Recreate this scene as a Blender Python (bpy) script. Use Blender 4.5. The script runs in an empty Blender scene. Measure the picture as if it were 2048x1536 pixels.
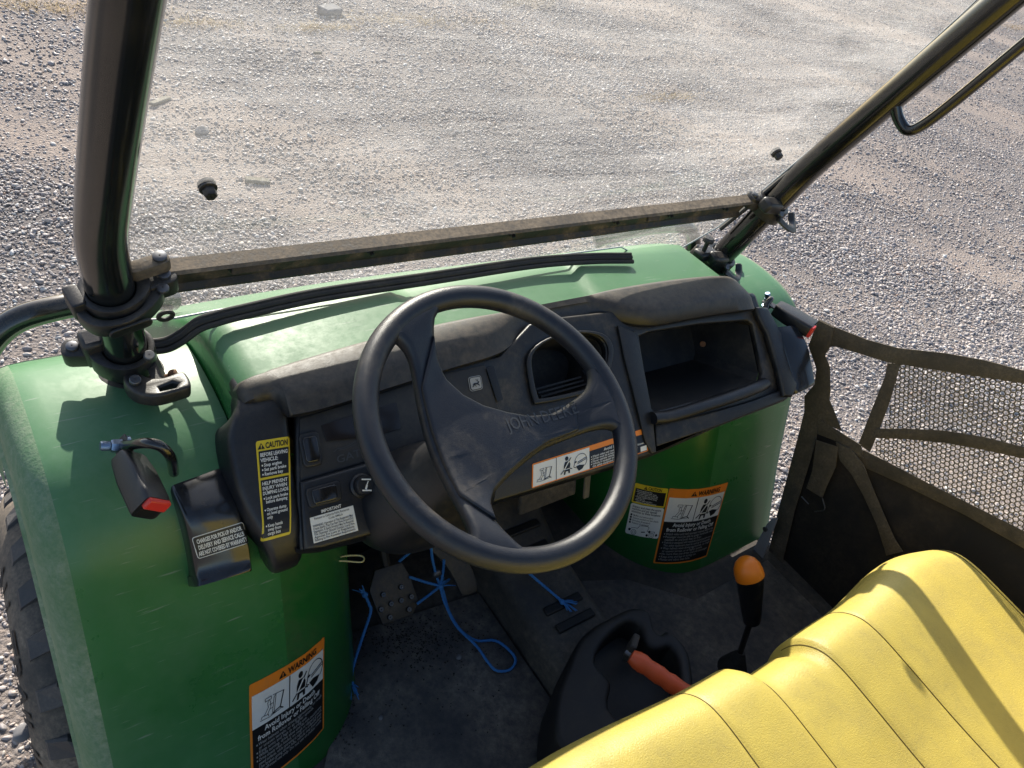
import bpy, bmesh, math, random
import numpy as np
from mathutils import Vector, Matrix
from mathutils.bvhtree import BVHTree

S = bpy.context.scene
COL = S.collection
random.seed(7)
R = math.radians

# ------------------------------------------------------------------ camera
CAM = Vector((-0.78526, -0.47698, 1.7114))
FPX = 1560.0
BX = Vector((0.79503, -0.55634, 0.24169))      # camera right, in the world
BU = Vector((0.20753, 0.62389, 0.75345))       # camera up
BF = Vector((0.56997, 0.54886, -0.61147))      # camera forward
cam = bpy.data.cameras.new('camera')
cam.sensor_width = 36.0
cam.lens = FPX / 2048 * 36.0
cam.clip_start = 0.02
cam.clip_end = 500
co = bpy.data.objects.new('camera', cam)
COL.objects.link(co)
co.matrix_world = Matrix(((BX.x, BU.x, -BF.x, CAM.x), (BX.y, BU.y, -BF.y, CAM.y), (BX.z, BU.z, -BF.z, CAM.z), (0, 0, 0, 1)))
S.camera = co

# ------------------------------------------------------------------ light
SUN_AZ, SUN_EL = 18.0, 30.0        # degrees right of straight ahead, and above the horizon
sd = Vector((math.sin(R(SUN_AZ)) * math.cos(R(SUN_EL)), math.cos(R(SUN_AZ)) * math.cos(R(SUN_EL)), math.sin(R(SUN_EL))))
w = bpy.data.worlds.new('World')
S.world = w
w.use_nodes = True
nt = w.node_tree
sky = nt.nodes.new('ShaderNodeTexSky')
sky.sky_type = 'NISHITA'
sky.sun_disc = False
sky.sun_elevation = R(SUN_EL)
sky.sun_rotation = R(SUN_AZ)
sky.dust_density = 1.5
bg = nt.nodes['Background']
nt.links.new(sky.outputs['Color'], bg.inputs['Color'])
bg.inputs['Strength'].default_value = 0.11
sl = bpy.data.lights.new('sun', 'SUN')
sl.energy = 5.0
sl.angle = R(0.53)
sl.color = (1.0, 0.93, 0.82)
so = bpy.data.objects.new('sun', sl)
so.rotation_euler = sd.to_track_quat('Z', 'Y').to_euler()
so.location = (0, 0, 6)
COL.objects.link(so)
S.view_settings.view_transform = 'Standard'
S.view_settings.look = 'None'
S.view_settings.exposure = 0.95
S.view_settings.gamma = 1.0
S.view_settings.use_curve_mapping = False
S.render.engine = 'CYCLES'
S.cycles.max_bounces = 8
S.cycles.transparent_max_bounces = 16

# ------------------------------------------------------------------ measuring helpers: a sight line met with a real plane
def ray(px, py):
    return (BX * ((px - 1024) / FPX) + BU * ((768 - py) / FPX) + BF)
def atx(px, py, x):
    r = ray(px, py); return CAM + r * ((x - CAM.x) / r.x)
def aty(px, py, y):
    r = ray(px, py); return CAM + r * ((y - CAM.y) / r.y)
def atz(px, py, z):
    r = ray(px, py); return CAM + r * ((z - CAM.z) / r.z)
def atp(px, py, o, n):
    r = ray(px, py); return CAM + r * (((o - CAM).dot(n)) / r.dot(n))

# ------------------------------------------------------------------ materials
MATS = {}
def nn(t, typ, **k):
    n = t.nodes.new(typ)
    for a, b in k.items():
        if a in n.inputs: n.inputs[a].default_value = b
        else: setattr(n, a, b)
    return n
def mix_rgb(t, fac, a, b):
    m = t.nodes.new('ShaderNodeMix'); m.data_type = 'RGBA'
    for s, v in ((0, fac), (6, a), (7, b)):
        if hasattr(v, 'is_linked'): t.links.new(v, m.inputs[s])
        else: m.inputs[s].default_value = v if s == 0 else (*v, 1.0)
    return m.outputs[2]
def mat(name, col, rough=0.5, dust=None, dust_amt=0.0, dust_scale=9.0, dust_lo=0.45, dust_hi=0.75, bump=0.0, bump_scale=300.0,
        metal=0.0, coat=0.0, spec=0.5, var=0.0, var_scale=6.0, updust=0.0, scratch=0.0, fine=(0.35, 1.25)):
    m = bpy.data.materials.new(name); m.use_nodes = True
    t = m.node_tree; b = t.nodes['Principled BSDF']
    b.inputs['Roughness'].default_value = rough
    b.inputs['Metallic'].default_value = metal
    b.inputs['Coat Weight'].default_value = coat
    b.inputs['Coat Roughness'].default_value = 0.15
    b.inputs['Specular IOR Level'].default_value = spec
    tc = t.nodes.new('ShaderNodeTexCoord')
    c = None
    base = tuple(col)
    if var > 0:
        n = nn(t, 'ShaderNodeTexNoise', Scale=var_scale, Detail=5.0, Roughness=0.6)
        t.links.new(tc.outputs['Object'], n.inputs['Vector'])
        r = nn(t, 'ShaderNodeMapRange'); r.inputs[1].default_value = 0.3; r.inputs[2].default_value = 0.7
        t.links.new(n.outputs['Fac'], r.inputs[0])
        base = mix_rgb(t, r.outputs[0], tuple(x * (1 - var) for x in col), tuple(min(1, x * (1 + var)) for x in col))
    fac = None
    if dust is not None:
        n = nn(t, 'ShaderNodeTexNoise', Scale=dust_scale, Detail=9.0, Roughness=0.68)
        t.links.new(tc.outputs['Object'], n.inputs['Vector'])
        r = nn(t, 'ShaderNodeMapRange'); r.inputs[1].default_value = dust_lo; r.inputs[2].default_value = dust_hi
        r.inputs[3].default_value = 0.0; r.inputs[4].default_value = dust_amt
        t.links.new(n.outputs['Fac'], r.inputs[0])
        n2 = nn(t, 'ShaderNodeTexNoise', Scale=dust_scale * 14, Detail=6.0, Roughness=0.7)
        t.links.new(tc.outputs['Object'], n2.inputs['Vector'])
        r2 = nn(t, 'ShaderNodeMapRange'); r2.inputs[1].default_value = 0.35; r2.inputs[2].default_value = 0.65; r2.inputs[3].default_value = fine[0]; r2.inputs[4].default_value = fine[1]
        t.links.new(n2.outputs['Fac'], r2.inputs[0])
        mu = nn(t, 'ShaderNodeMath', operation='MULTIPLY', use_clamp=True)
        t.links.new(r.outputs[0], mu.inputs[0]); t.links.new(r2.outputs[0], mu.inputs[1])
        fac = mu.outputs[0]
        if updust > 0:      # settled dust lies on the faces that look up
            g = t.nodes.new('ShaderNodeNewGeometry'); sp = t.nodes.new('ShaderNodeSeparateXYZ')
            t.links.new(g.outputs['Normal'], sp.inputs[0])
            ru = nn(t, 'ShaderNodeMapRange'); ru.inputs[1].default_value = 0.2; ru.inputs[2].default_value = 0.95; ru.inputs[4].default_value = updust
            t.links.new(sp.outputs['Z'], ru.inputs[0])
            m3 = nn(t, 'ShaderNodeMath', operation='MULTIPLY'); t.links.new(ru.outputs[0], m3.inputs[0]); t.links.new(r2.outputs[0], m3.inputs[1])
            ad = nn(t, 'ShaderNodeMath', operation='ADD', use_clamp=True)
            t.links.new(fac, ad.inputs[0]); t.links.new(m3.outputs[0], ad.inputs[1]); fac = ad.outputs[0]
        base = mix_rgb(t, fac, base, dust)
        rsp = nn(t, 'ShaderNodeMapRange'); rsp.inputs[1].default_value = 0.0; rsp.inputs[2].default_value = 0.5; rsp.inputs[3].default_value = spec; rsp.inputs[4].default_value = spec * 0.3
        t.links.new(fac, rsp.inputs[0]); t.links.new(rsp.outputs[0], b.inputs['Specular IOR Level'])
        rr = nn(t, 'ShaderNodeMapRange'); rr.inputs[3].default_value = rough; rr.inputs[4].default_value = min(1, rough + 0.45)
        t.links.new(fac, rr.inputs[0]); t.links.new(rr.outputs[0], b.inputs['Roughness'])
    if scratch > 0:
        mp = nn(t, 'ShaderNodeMapping'); mp.inputs['Scale'].default_value = (6, 90, 90); mp.inputs['Rotation'].default_value = (0.3, 0.4, 0.5)
        t.links.new(tc.outputs['Object'], mp.inputs[0])
        n = nn(t, 'ShaderNodeTexNoise', Scale=3.0, Detail=3.0); t.links.new(mp.outputs[0], n.inputs['Vector'])
        r = nn(t, 'ShaderNodeMapRange'); r.inputs[1].default_value = 0.66; r.inputs[2].default_value = 0.74; r.inputs[4].default_value = scratch
        t.links.new(n.outputs['Fac'], r.inputs[0])
        base = mix_rgb(t, r.outputs[0], base, (0.32, 0.33, 0.3))
    if isinstance(base, tuple): b.inputs['Base Color'].default_value = (*base, 1)
    else: t.links.new(base, b.inputs['Base Color'])
    if bump > 0:
        n = nn(t, 'ShaderNodeTexNoise', Scale=bump_scale, Detail=4.0, Roughness=0.6)
        t.links.new(tc.outputs['Object'], n.inputs['Vector'])
        bp = nn(t, 'ShaderNodeBump', Strength=min(1, bump), Distance=0.0015)
        t.links.new(n.outputs['Fac'], bp.inputs['Height']); t.links.new(bp.outputs['Normal'], b.inputs['Normal'])
    MATS[name] = m
    return m
DUST = (0.30, 0.25, 0.19)
mat('black_plastic', (0.007, 0.008, 0.011), 0.36, DUST, 0.18, 7, 0.48, 0.8, bump=0.25, bump_scale=700, updust=0.05)
mat('dirty_plastic', (0.007, 0.008, 0.010), 0.38, DUST, 0.40, 9, 0.50, 0.80, bump=0.25, bump_scale=600, updust=0.05)
mat('brow_plastic', (0.008, 0.009, 0.012), 0.36, DUST, 0.22, 5, 0.50, 0.85, bump=0.3, bump_scale=900, updust=0.24)
mat('cubby_plastic', (0.008, 0.008, 0.008), 0.6, DUST, 0.25, 10, 0.45, 0.8)
mat('wheel_plastic', (0.009, 0.011, 0.017), 0.33, DUST, 0.5, 6, 0.55, 0.8, bump=0.3, bump_scale=900, updust=0.03)
mat('gloss_black', (0.006, 0.006, 0.007), 0.16, DUST, 0.12, 12, 0.5, 0.85, coat=0.4, updust=0.05)
mat('pod_black', (0.008, 0.009, 0.012), 0.20, DUST, 0.06, 12, 0.5, 0.85, coat=0.3, updust=0.02)
mat('tube_black', (0.006, 0.007, 0.007), 0.17, DUST, 0.10, 9, 0.5, 0.85, coat=0.5, updust=0.08)
mat('clamp_black', (0.012, 0.012, 0.014), 0.40, DUST, 0.25, 16, 0.45, 0.8, bump=0.2, bump_scale=500, updust=0.04)
mat('rubber', (0.012, 0.012, 0.013), 0.6, DUST, 0.25, 14, 0.45, 0.85, updust=0.05)
mat('green', (0.020, 0.135, 0.030), 0.24, (0.19, 0.29, 0.20), 0.22, 5, 0.42, 0.8, var=0.10, coat=0.0, updust=0.40, scratch=0.40, bump=0.06, bump_scale=90, fine=(0.8, 1.1))
mat('green_dusty', (0.05, 0.15, 0.06), 0.6, (0.30, 0.34, 0.25), 0.75, 8, 0.25, 0.65, bump=0.5, bump_scale=260)
mat('green_well', (0.014, 0.115, 0.024), 0.30, (0.10, 0.09, 0.06), 0.55, 6, 0.50, 0.75, var=0.1, coat=0.15)
mat('yellow_vinyl', (0.53, 0.415, 0.088), 0.38, (0.27, 0.225, 0.11), 0.55, 15, 0.42, 0.78, bump=0.55, bump_scale=480, var=0.08, var_scale=9)
mat('seam', (0.12, 0.09, 0.02), 0.8)
mat('floor_mat', (0.045, 0.045, 0.050), 0.75, (0.28, 0.245, 0.205), 0.8, 5, 0.34, 0.66, bump=1.0, bump_scale=420)
mat('floor_plastic', (0.025, 0.024, 0.025), 0.65, (0.22, 0.19, 0.155), 0.7, 5, 0.36, 0.7, bump=0.6, bump_scale=250)
mat('console_black', (0.006, 0.006, 0.007), 0.60, DUST, 0.12, 10, 0.5, 0.8)
mat('bar_metal', (0.035, 0.032, 0.03), 0.45, (0.24, 0.19, 0.14), 0.95, 10, 0.33, 0.62, bump=0.4, bump_scale=200, updust=0.35)
mat('steel', (0.13, 0.135, 0.15), 0.5, DUST, 0.4, 60, 0.4, 0.8, metal=0.9)
mat('blue_steel', (0.20, 0.28, 0.40), 0.35, DUST, 0.5, 80, 0.4, 0.8, metal=1.0)
mat('rust', (0.16, 0.07, 0.03), 0.8, var=0.3, var_scale=60)
mat('strap', (0.055, 0.047, 0.036), 0.9, (0.20, 0.165, 0.12), 0.75, 14, 0.35, 0.7, bump=0.8, bump_scale=500)
mat('net_fabric', (0.016, 0.014, 0.013), 0.95, (0.12, 0.095, 0.07), 0.55, 7, 0.42, 0.75)
mat('net_mesh', (0.09, 0.078, 0.055), 0.8, (0.22, 0.18, 0.11), 0.7, 20, 0.35, 0.7)
mat('orange_knob', (0.85, 0.22, 0.012), 0.35)
mat('red_handle', (0.72, 0.11, 0.03), 0.45, DUST, 0.25, 30, 0.5, 0.8)
mat('red_button', (0.62, 0.035, 0.025), 0.35)
mat('blue_rope', (0.04, 0.20, 0.52), 0.75, bump=0.8, bump_scale=900)
mat('wire', (0.55, 0.50, 0.25), 0.5)
mat('tyre', (0.040, 0.038, 0.036), 0.8, (0.27, 0.22, 0.17), 0.8, 9, 0.3, 0.65, bump=0.5, bump_scale=200)
mat('tyre_lug', (0.035, 0.036, 0.040), 0.6, (0.20, 0.18, 0.16), 0.55, 16, 0.4, 0.7, bump=0.5, bump_scale=150)
mat('tyre_letter', (0.018, 0.018, 0.019), 0.7)
mat('grey_plate', (0.33, 0.32, 0.34), 0.45, DUST, 0.3, 30, 0.4, 0.8)
mat('ink_black', (0.008, 0.008, 0.009), 0.4)
mat('ink_white', (0.72, 0.71, 0.66), 0.5, DUST, 0.25, 30, 0.5, 0.8)
mat('ink_grey', (0.34, 0.34, 0.33), 0.5)
mat('ink_yellow', (0.68, 0.50, 0.02), 0.4, DUST, 0.2, 30, 0.5, 0.8)
mat('ink_orange', (0.80, 0.23, 0.02), 0.4, DUST, 0.2, 30, 0.5, 0.8)
mat('faint_print', (0.045, 0.048, 0.052), 0.5)
mat('fascia_dark', (0.018, 0.017, 0.017), 0.55, DUST, 0.25, 12, 0.45, 0.8)
mat('fascia_gloss', (0.018, 0.014, 0.013), 0.2)
mat('brick_grey', (0.17, 0.165, 0.17), 0.9, var=0.2, var_scale=20, bump=0.8, bump_scale=60)
mat('old_wood', (0.16, 0.145, 0.11), 0.9, var=0.25, var_scale=30, bump=0.8, bump_scale=80)
mat('cut_edge', (0.45, 0.47, 0.46), 0.3)
mat('bar_dark', (0.014, 0.013, 0.013), 0.5, (0.20, 0.155, 0.115), 0.9, 22, 0.47, 0.66, bump=0.6, bump_scale=150)
mat('straw', (0.42, 0.30, 0.14), 0.9, var=0.25, var_scale=8)
mat('crumb', (0.022, 0.018, 0.015), 0.95, var=0.4, var_scale=80)

# ------------------------------------------------------------------ mesh helpers
class MB:
    def __init__(s): s.v = []; s.f = []; s.m = []
    def add(s, v, f, m=0):
        o = len(s.v); s.v += [tuple(p) for p in v]; s.f += [tuple(i + o for i in q) for q in f]
        s.m += [m] * len(f); return s
def finish(name, mb, mats, parent=None, bevel=0.0, subsurf=0, smooth=40, segs=2, weld=True):
    me = bpy.data.meshes.new(name)
    me.from_pydata([tuple(p) for p in mb.v], [], mb.f)
    if isinstance(mats, str): mats = [mats]
    for q in mats: me.materials.append(MATS[q])
    if any(mb.m): me.polygons.foreach_set('material_index', mb.m)
    if weld:
        bm = bmesh.new(); bm.from_mesh(me); bmesh.ops.remove_doubles(bm, verts=bm.verts, dist=1e-5)
        bmesh.ops.recalc_face_normals(bm, faces=bm.faces); bm.to_mesh(me); bm.free()
    me.polygons.foreach_set('use_smooth', [smooth > 0] * len(me.polygons))
    if smooth: me.set_sharp_from_angle(angle=R(smooth))
    o = bpy.data.objects.new(name, me); COL.objects.link(o)
    if parent is not None: o.parent = parent
    if bevel:
        b = o.modifiers.new('bevel', 'BEVEL'); b.width = bevel; b.segments = segs; b.limit_method = 'ANGLE'; b.angle_limit = R(35)
        b.harden_normals = False
    if subsurf:
        q = o.modifiers.new('sub', 'SUBSURF'); q.levels = subsurf; q.render_levels = subsurf
    return o
def top(o, label, cat, group=None):
    o['label'] = label; o['category'] = cat
    if group: o['group'] = group
    return o
def catmull(pts, n=6, closed=False):
    P = [Vector(p) for p in pts]; out = []
    N = len(P)
    for i in range(N if closed else N - 1):
        a = P[(i - 1) % N] if closed or i > 0 else P[0] * 2 - P[1]
        b = P[i]; c = P[(i + 1) % N]
        d = P[(i + 2) % N] if closed or i + 2 < N else P[-1] * 2 - P[-2]
        for k in range(n):
            u = k / n
            out.append(0.5 * ((2 * b) + (c - a) * u + (2 * a - 5 * b + 4 * c - d) * u * u + (3 * b - a - 3 * c + d) * u ** 3))
    if not closed: out.append(P[-1])
    return out
def tube(path, r, n=12, closed=False, flat=1.0, up=None):
    P = [Vector(p) for p in path]; N = len(P)
    rs = r if isinstance(r, (list, tuple)) else [r] * N
    v = []; f = []
    nrm = None
    for i in range(N):
        if closed: t = (P[(i + 1) % N] - P[i - 1]).normalized()
        else: t = (P[min(i + 1, N - 1)] - P[max(i - 1, 0)]).normalized()
        if nrm is None:
            h = Vector(up) if up else (Vector((0, 0, 1)) if abs(t.z) < 0.9 else Vector((1, 0, 0)))
            nrm = (h - t * h.dot(t)).normalized()
        else:
            if up: nrm = Vector(up)
            nrm = (nrm - t * nrm.dot(t)).normalized()
        bn = t.cross(nrm)
        for k in range(n):
            a = 2 * math.pi * k / n
            v.append(P[i] + (nrm * math.cos(a) * flat + bn * math.sin(a)) * rs[i])
    m = N if closed else N - 1
    for i in range(m):
        for k in range(n):
            a = i * n + k; b = i * n + (k + 1) % n; j = (i + 1) % N
            f.append((a, b, j * n + (k + 1) % n, j * n + k))
    if not closed:
        f.append(tuple(range(n - 1, -1, -1))); f.append(tuple((N - 1) * n + k for k in range(n)))
    return v, f
def grid(fn, us, vs, close_u=False):
    v = [Vector(fn(a, b)) for a in us for b in vs]; nv = len(vs); nu = len(us); f = []
    for i in range(nu if close_u else nu - 1):
        for j in range(nv - 1):
            k = (i + 1) % nu
            f.append((i * nv + j, k * nv + j, k * nv + j + 1, i * nv + j + 1))
    return v, f
def box(c, s, rot=None):
    c = Vector(c); M = rot or Matrix.Identity(3)
    v = [c + M @ Vector((s[0] * a / 2, s[1] * b / 2, s[2] * d / 2)) for a in (-1, 1) for b in (-1, 1) for d in (-1, 1)]
    return v, [(0, 1, 3, 2), (4, 6, 7, 5), (0, 4, 5, 1), (2, 3, 7, 6), (0, 2, 6, 4), (1, 5, 7, 3)]
def frame_from(n, up=(0, 0, 1)):
    n = Vector(n).normalized(); u = Vector(up).cross(n).normalized(); v = n.cross(u)
    return Matrix((u, v, n)).transposed()
def disc(c, n, r, h, seg=16, dome=0.0):
    M = frame_from(n, (0, 0, 1) if abs(Vector(n).normalized().z) < 0.95 else (0, 1, 0)); c = Vector(c)
    prof = [(r, 0), (r, h * 0.8), (r * 0.85, h), (0.001, h + dome)]
    v = []; f = []
    for q, (rr, hh) in enumerate(prof):
        for k in range(seg):
            a = 2 * math.pi * k / seg; v.append(c + M @ Vector((rr * math.cos(a), rr * math.sin(a), hh)))
    for q in range(len(prof) - 1):
        for k in range(seg):
            f.append((q * seg + k, q * seg + (k + 1) % seg, (q + 1) * seg + (k + 1) % seg, (q + 1) * seg + k))
    f.append(tuple(range(seg - 1, -1, -1)))
    return v, f
def shape2d(loops, thick, bevel=0.0, res=2):
    """filled 2-D outline with holes, given thickness and a rounded edge; returns local verts and faces"""
    cu = bpy.data.curves.new('tmp', 'CURVE'); cu.dimensions = '2D'; cu.fill_mode = 'BOTH'
    cu.extrude = max(0.0, thick / 2 - bevel); cu.bevel_depth = bevel; cu.bevel_resolution = res; cu.offset = -bevel
    for lp in loops:
        s = cu.splines.new('POLY'); s.points.add(len(lp) - 1)
        for p, q in zip(s.points, lp): p.co = (q[0], q[1], 0, 1)
        s.use_cyclic_u = True
    ob = bpy.data.objects.new('tmp', cu)
    me = ob.to_mesh()
    v = [tuple(p.co) for p in me.vertices]; f = [tuple(p.vertices) for p in me.polygons]
    ob.to_mesh_clear(); bpy.data.objects.remove(ob); bpy.data.curves.remove(cu)
    return v, f
def slab(loops, o, u, v, n, thick, bevel=0.0, res=2):
    vv, ff = shape2d(loops, thick, bevel, res)
    return [o + u * a + v * b + n * (c + thick / 2) for a, b, c in vv], ff
def rrect(x0, y0, x1, y1, r, n=4):
    out = []
    for cx, cy, a0 in ((x1 - r, y1 - r, 0), (x0 + r, y1 - r, 90), (x0 + r, y0 + r, 180), (x1 - r, y0 + r, 270)):
        for k in range(n + 1):
            a = R(a0 + 90 * k / n); out.append((cx + r * math.cos(a), cy + r * math.sin(a)))
    return out
def smooth2(pts, n=4, closed=True):
    return [(p.x, p.y) for p in catmull([(a, b, 0) for a, b in pts], n, closed)]
def ss(a, b, x):
    t = max(0.0, min(1.0, (x - a) / (b - a))); return t * t * (3 - 2 * t)      # also runs downward when a > b
def lerp(tab, x):
    if x <= tab[0][0]: return tab[0][1]
    for (a, b), (c, d) in zip(tab, tab[1:]):
        if x <= c: return b + (d - b) * (x - a) / (c - a)
    return tab[-1][1]
TEXTS = {}
def text2d(s, bold=0.0):
    """lettering as flat outlines, cap height about 0.7 for size 1, left aligned at the origin"""
    key = (s, bold)
    if key in TEXTS: return TEXTS[key]
    cu = bpy.data.curves.new('tmp', 'FONT'); cu.body = s; cu.size = 1.0; cu.resolution_u = 2; cu.offset = bold; cu.fill_mode = 'BOTH'
    ob = bpy.data.objects.new('tmp', cu)
    me = ob.to_mesh()
    v = [(p.co.x, p.co.y) for p in me.vertices]; f = [tuple(p.vertices) for p in me.polygons]
    ob.to_mesh_clear(); bpy.data.objects.remove(ob); bpy.data.curves.remove(cu)
    TEXTS[key] = (v, f)
    return TEXTS[key]
INK = ['ink_black', 'ink_white', 'ink_yellow', 'ink_orange', 'ink_grey', 'faint_print']
K, WH, YE, OR, GR, FA = range(6)
class Sticker:
    """flat print built as thin layers on a surface map surf(u, v, lift) with u, v in 0..1"""
    def __init__(s, surf, w, h, lift=0.0006): s.surf = surf; s.w = w; s.h = h; s.mb = MB(); s.lift = lift
    def L(s, x, y, k): return s.surf(x / s.w, y / s.h, s.lift + k * 0.0005)
    def poly(s, pts, m, k):
        s.mb.add([s.L(x, y, k) for x, y in pts], [tuple(range(len(pts)))], m)
    def rect(s, x0, y0, x1, y1, m, k, n=16):
        us = [x0 + (x1 - x0) * i / n for i in range(n + 1)]; vs = [y0 + (y1 - y0) * i / n for i in range(n + 1)]
        v, f = grid(lambda a, b: s.L(a, b, k), us, vs); s.mb.add(v, f, m)
    def round(s, x0, y0, x1, y1, r, m, k):
        s.rect(x0, y0 + r, x1, y1 - r, m, k)
        for ya, yb, sg in ((y0 + r, y0, 1), (y1 - r, y1, -1)):
            n = 16; rows = []
            for j in range(5):
                a = R(90 * j / 4); yy = ya + (yb - ya) * math.sin(a); ins = r * (1 - math.cos(a))
                rows.append([(x0 + ins + (x1 - x0 - 2 * ins) * i / n, yy) for i in range(n + 1)])
            v = [s.L(x, y, k) for rw in rows for x, y in rw]
            f = [(j * (n + 1) + i, j * (n + 1) + i + 1, (j + 1) * (n + 1) + i + 1, (j + 1) * (n + 1) + i) for j in range(4) for i in range(n)]
            s.mb.add(v, f, m)
    def line(s, pts, wd, m, k):
        for (a, b), (c, d) in zip(pts, pts[1:]):
            l = math.hypot(c - a, d - b) or 1e-6; nx, ny = -(d - b) / l * wd / 2, (c - a) / l * wd / 2
            s.poly([(a + nx, b + ny), (a - nx, b - ny), (c - nx, d - ny), (c + nx, d + ny)], m, k)
    def text(s, t, x, y, size, m, k, width=None, bold=0.02, align='l', slant=0.0):
        v, f = text2d(t, bold)
        if not v: return
        xm = max(p[0] for p in v); sx = size
        if width: sx = width / xm
        if align == 'c': x -= xm * sx / 2
        s.mb.add([s.L(x + (p[0] + slant * p[1]) * sx, y + p[1] * size, k) for p in v], f, m)
    def tri(s, x, y, h, k, fg=K, bgc=None):
        s.poly([(x - h * 0.58, y), (x + h * 0.58, y), (x, y + h)], fg, k)
        if bgc is not None:
            s.poly([(x - h * 0.06, y + h * 0.28), (x + h * 0.06, y + h * 0.28), (x + h * 0.08, y + h * 0.7), (x - h * 0.08, y + h * 0.7)], bgc, k + 1)
            s.poly([(x - h * 0.06, y + h * 0.1), (x + h * 0.06, y + h * 0.1), (x + h * 0.06, y + h * 0.2), (x - h * 0.06, y + h * 0.2)], bgc, k + 1)
    def ell(s, x, y, rx, ry, m, k, n=14):
        s.poly([(x + rx * math.cos(2 * math.pi * i / n), y + ry * math.sin(2 * math.pi * i / n)) for i in range(n)], m, k)
    def belted(s, x, y, h, k):           # seated figure with a shoulder belt
        q = lambda l: [(x + a * h, y + b * h) for a, b in l]
        s.ell(x + 0.02 * h, y + 0.86 * h, 0.09 * h, 0.12 * h, K, k)
        s.poly(q([(-0.14, 0.30), (0.20, 0.30), (0.22, 0.52), (0.14, 0.70), (-0.06, 0.70), (-0.13, 0.52)]), K, k)
        s.poly(q([(-0.14, 0.0), (-0.06, 0.0), (-0.02, 0.16), (0.10, 0.16), (0.12, 0.02), (0.20, 0.02), (0.20, 0.25), (-0.10, 0.25)]), K, k)
        s.line(q([(-0.30, 0.08), (-0.12, 0.26)]), 0.05 * h, K, k); s.line(q([(0.2, 0.27), (0.32, 0.22)]), 0.05 * h, K, k)
        s.line(q([(-0.12, 0.28), (0.24, 0.84)]), 0.06 * h, WH, k + 1); s.line(q([(0.13, 0.69), (0.24, 0.86)]), 0.05 * h, K, k + 2)
    def helmet(s, x, y, h, k):
        q = lambda l: [(x + a * h, y + b * h) for a, b in l]
        ring = [(0.0 + 0.36 * math.cos(R(a)), 0.55 + 0.42 * math.sin(R(a))) for a in range(-50, 190, 15)]
        s.line(q(ring), 0.03 * h, K, k)
        s.line(q([(-0.2, 0.52), (0.34, 0.68)]), 0.04 * h, K, k); s.line(q([(-0.2, 0.44), (0.32, 0.58)]), 0.04 * h, K, k)
        s.poly(q([(-0.30, 0.30), (-0.10, 0.34), (0.22, 0.26), (0.10, 0.08), (-0.12, 0.0), (-0.2, 0.14)]), K, k)
        s.line(q([(-0.36, 0.55), (-0.42, 0.30), (-0.30, 0.24)]), 0.035 * h, K, k)
        s.poly(q([(-0.38, 0.50), (-0.24, 0.54), (-0.26, 0.62), (-0.38, 0.6)]), K, k)
    def rollover(s, x, y, h, k):         # a tipped vehicle in line drawing
        q = lambda l: [(x + a * h, y + b * h) for a, b in l]
        for l in ([(-0.5, 0.02), (-0.1, -0.02), (0.45, 0.06)], [(-0.45, 0.06), (-0.42, 0.16), (-0.15, 0.12), (-0.15, 0.04)], [(-0.32, 0.16), (-0.15, 0.42), (-0.18, 0.62), (-0.08, 0.72)],
                  [(-0.2, 0.12), (-0.04, 0.40), (-0.06, 0.66)], [(-0.28, 0.72), (-0.02, 0.72), (-0.02, 0.84), (-0.28, 0.84), (-0.28, 0.72)], [(0.02, 0.10), (0.1, 0.75), (0.2, 0.8)], [(0.1, 0.1), (0.18, 0.78)],
                  [(0.05, 0.84), (0.52, 0.78)], [(-0.05, 0.05), (0.3, 0.02)], [(-0.08, 0.3), (0.05, 0.32)], [(-0.1, 0.5), (0.08, 0.5)]):
            s.line(q(l), 0.025 * h, K, k)
        s.line(q([(0.52, 0.80), (0.36, 0.12)]), 0.05 * h, K, k); s.line(q([(0.02, 0.06), (0.34, 0.14), (0.5, 0.02)]), 0.05 * h, K, k)
    def done(s, name, parent, label=None):
        o = finish(name, s.mb, INK, parent, smooth=0, weld=False)
        if label: o['label'] = label
        return o
def quad_surf(tl, tr, br, bl, n, bvh=None):
    n = n.normalized()
    def f(u, v, lift):
        p = (bl * (1 - u) + br * u) * (1 - v) + (tl * (1 - u) + tr * u) * v
        if bvh is not None:
            loc, nr, _, _ = bvh.ray_cast(p + n * 0.15, -n, 0.4)
            if loc is not None:
                if nr.dot(n) < 0: nr = -nr
                return loc + nr * lift
        return p + n * lift
    return f

# ================================================================== the ground
def patch(x, y):
    """0 where the lot is bare packed dirt, 1 where loose gravel covers it"""
    a = 0.82 * x - 0.57 * y; b_ = 0.57 * x + 0.82 * y        # wheel tracks run across the lot
    v = (np.sin(1.9 * b_ + 0.5 * a + 0.6 + 0.8 * np.sin(0.7 * a)) + 0.9 * np.sin(3.4 * b_ - 0.6 * a + 2.0 + 0.9 * np.sin(1.1 * a)) + 0.6 * np.sin(6.1 * b_ + 1.3 * a + 1.3 * np.sin(1.7 * a))
         + 0.5 * np.sin(9.3 * b_ + 3.1 * a + 1.1 * np.sin(2.3 * a)) + 0.45 * np.sin(1.3 * a + 0.4 * b_))
    return np.clip(0.84 + 0.27 * v, 0.22, 1.0)
gm = bpy.data.materials.new('gravel_ground'); gm.use_nodes = True
t = gm.node_tree; b = t.nodes['Principled BSDF']; b.inputs['Roughness'].default_value = 0.95; b.inputs['Specular IOR Level'].default_value = 0.2
tc = t.nodes.new('ShaderNodeTexCoord')
n1 = nn(t, 'ShaderNodeTexNoise', Scale=0.9, Detail=8.0, Roughness=0.62); t.links.new(tc.outputs['Object'], n1.inputs['Vector'])
r1 = nn(t, 'ShaderNodeMapRange'); r1.inputs[1].default_value = 0.38; r1.inputs[2].default_value = 0.62; t.links.new(n1.outputs['Fac'], r1.inputs[0])
ca = t.nodes.new('ShaderNodeAttribute'); ca.attribute_name = 'cover'
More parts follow.
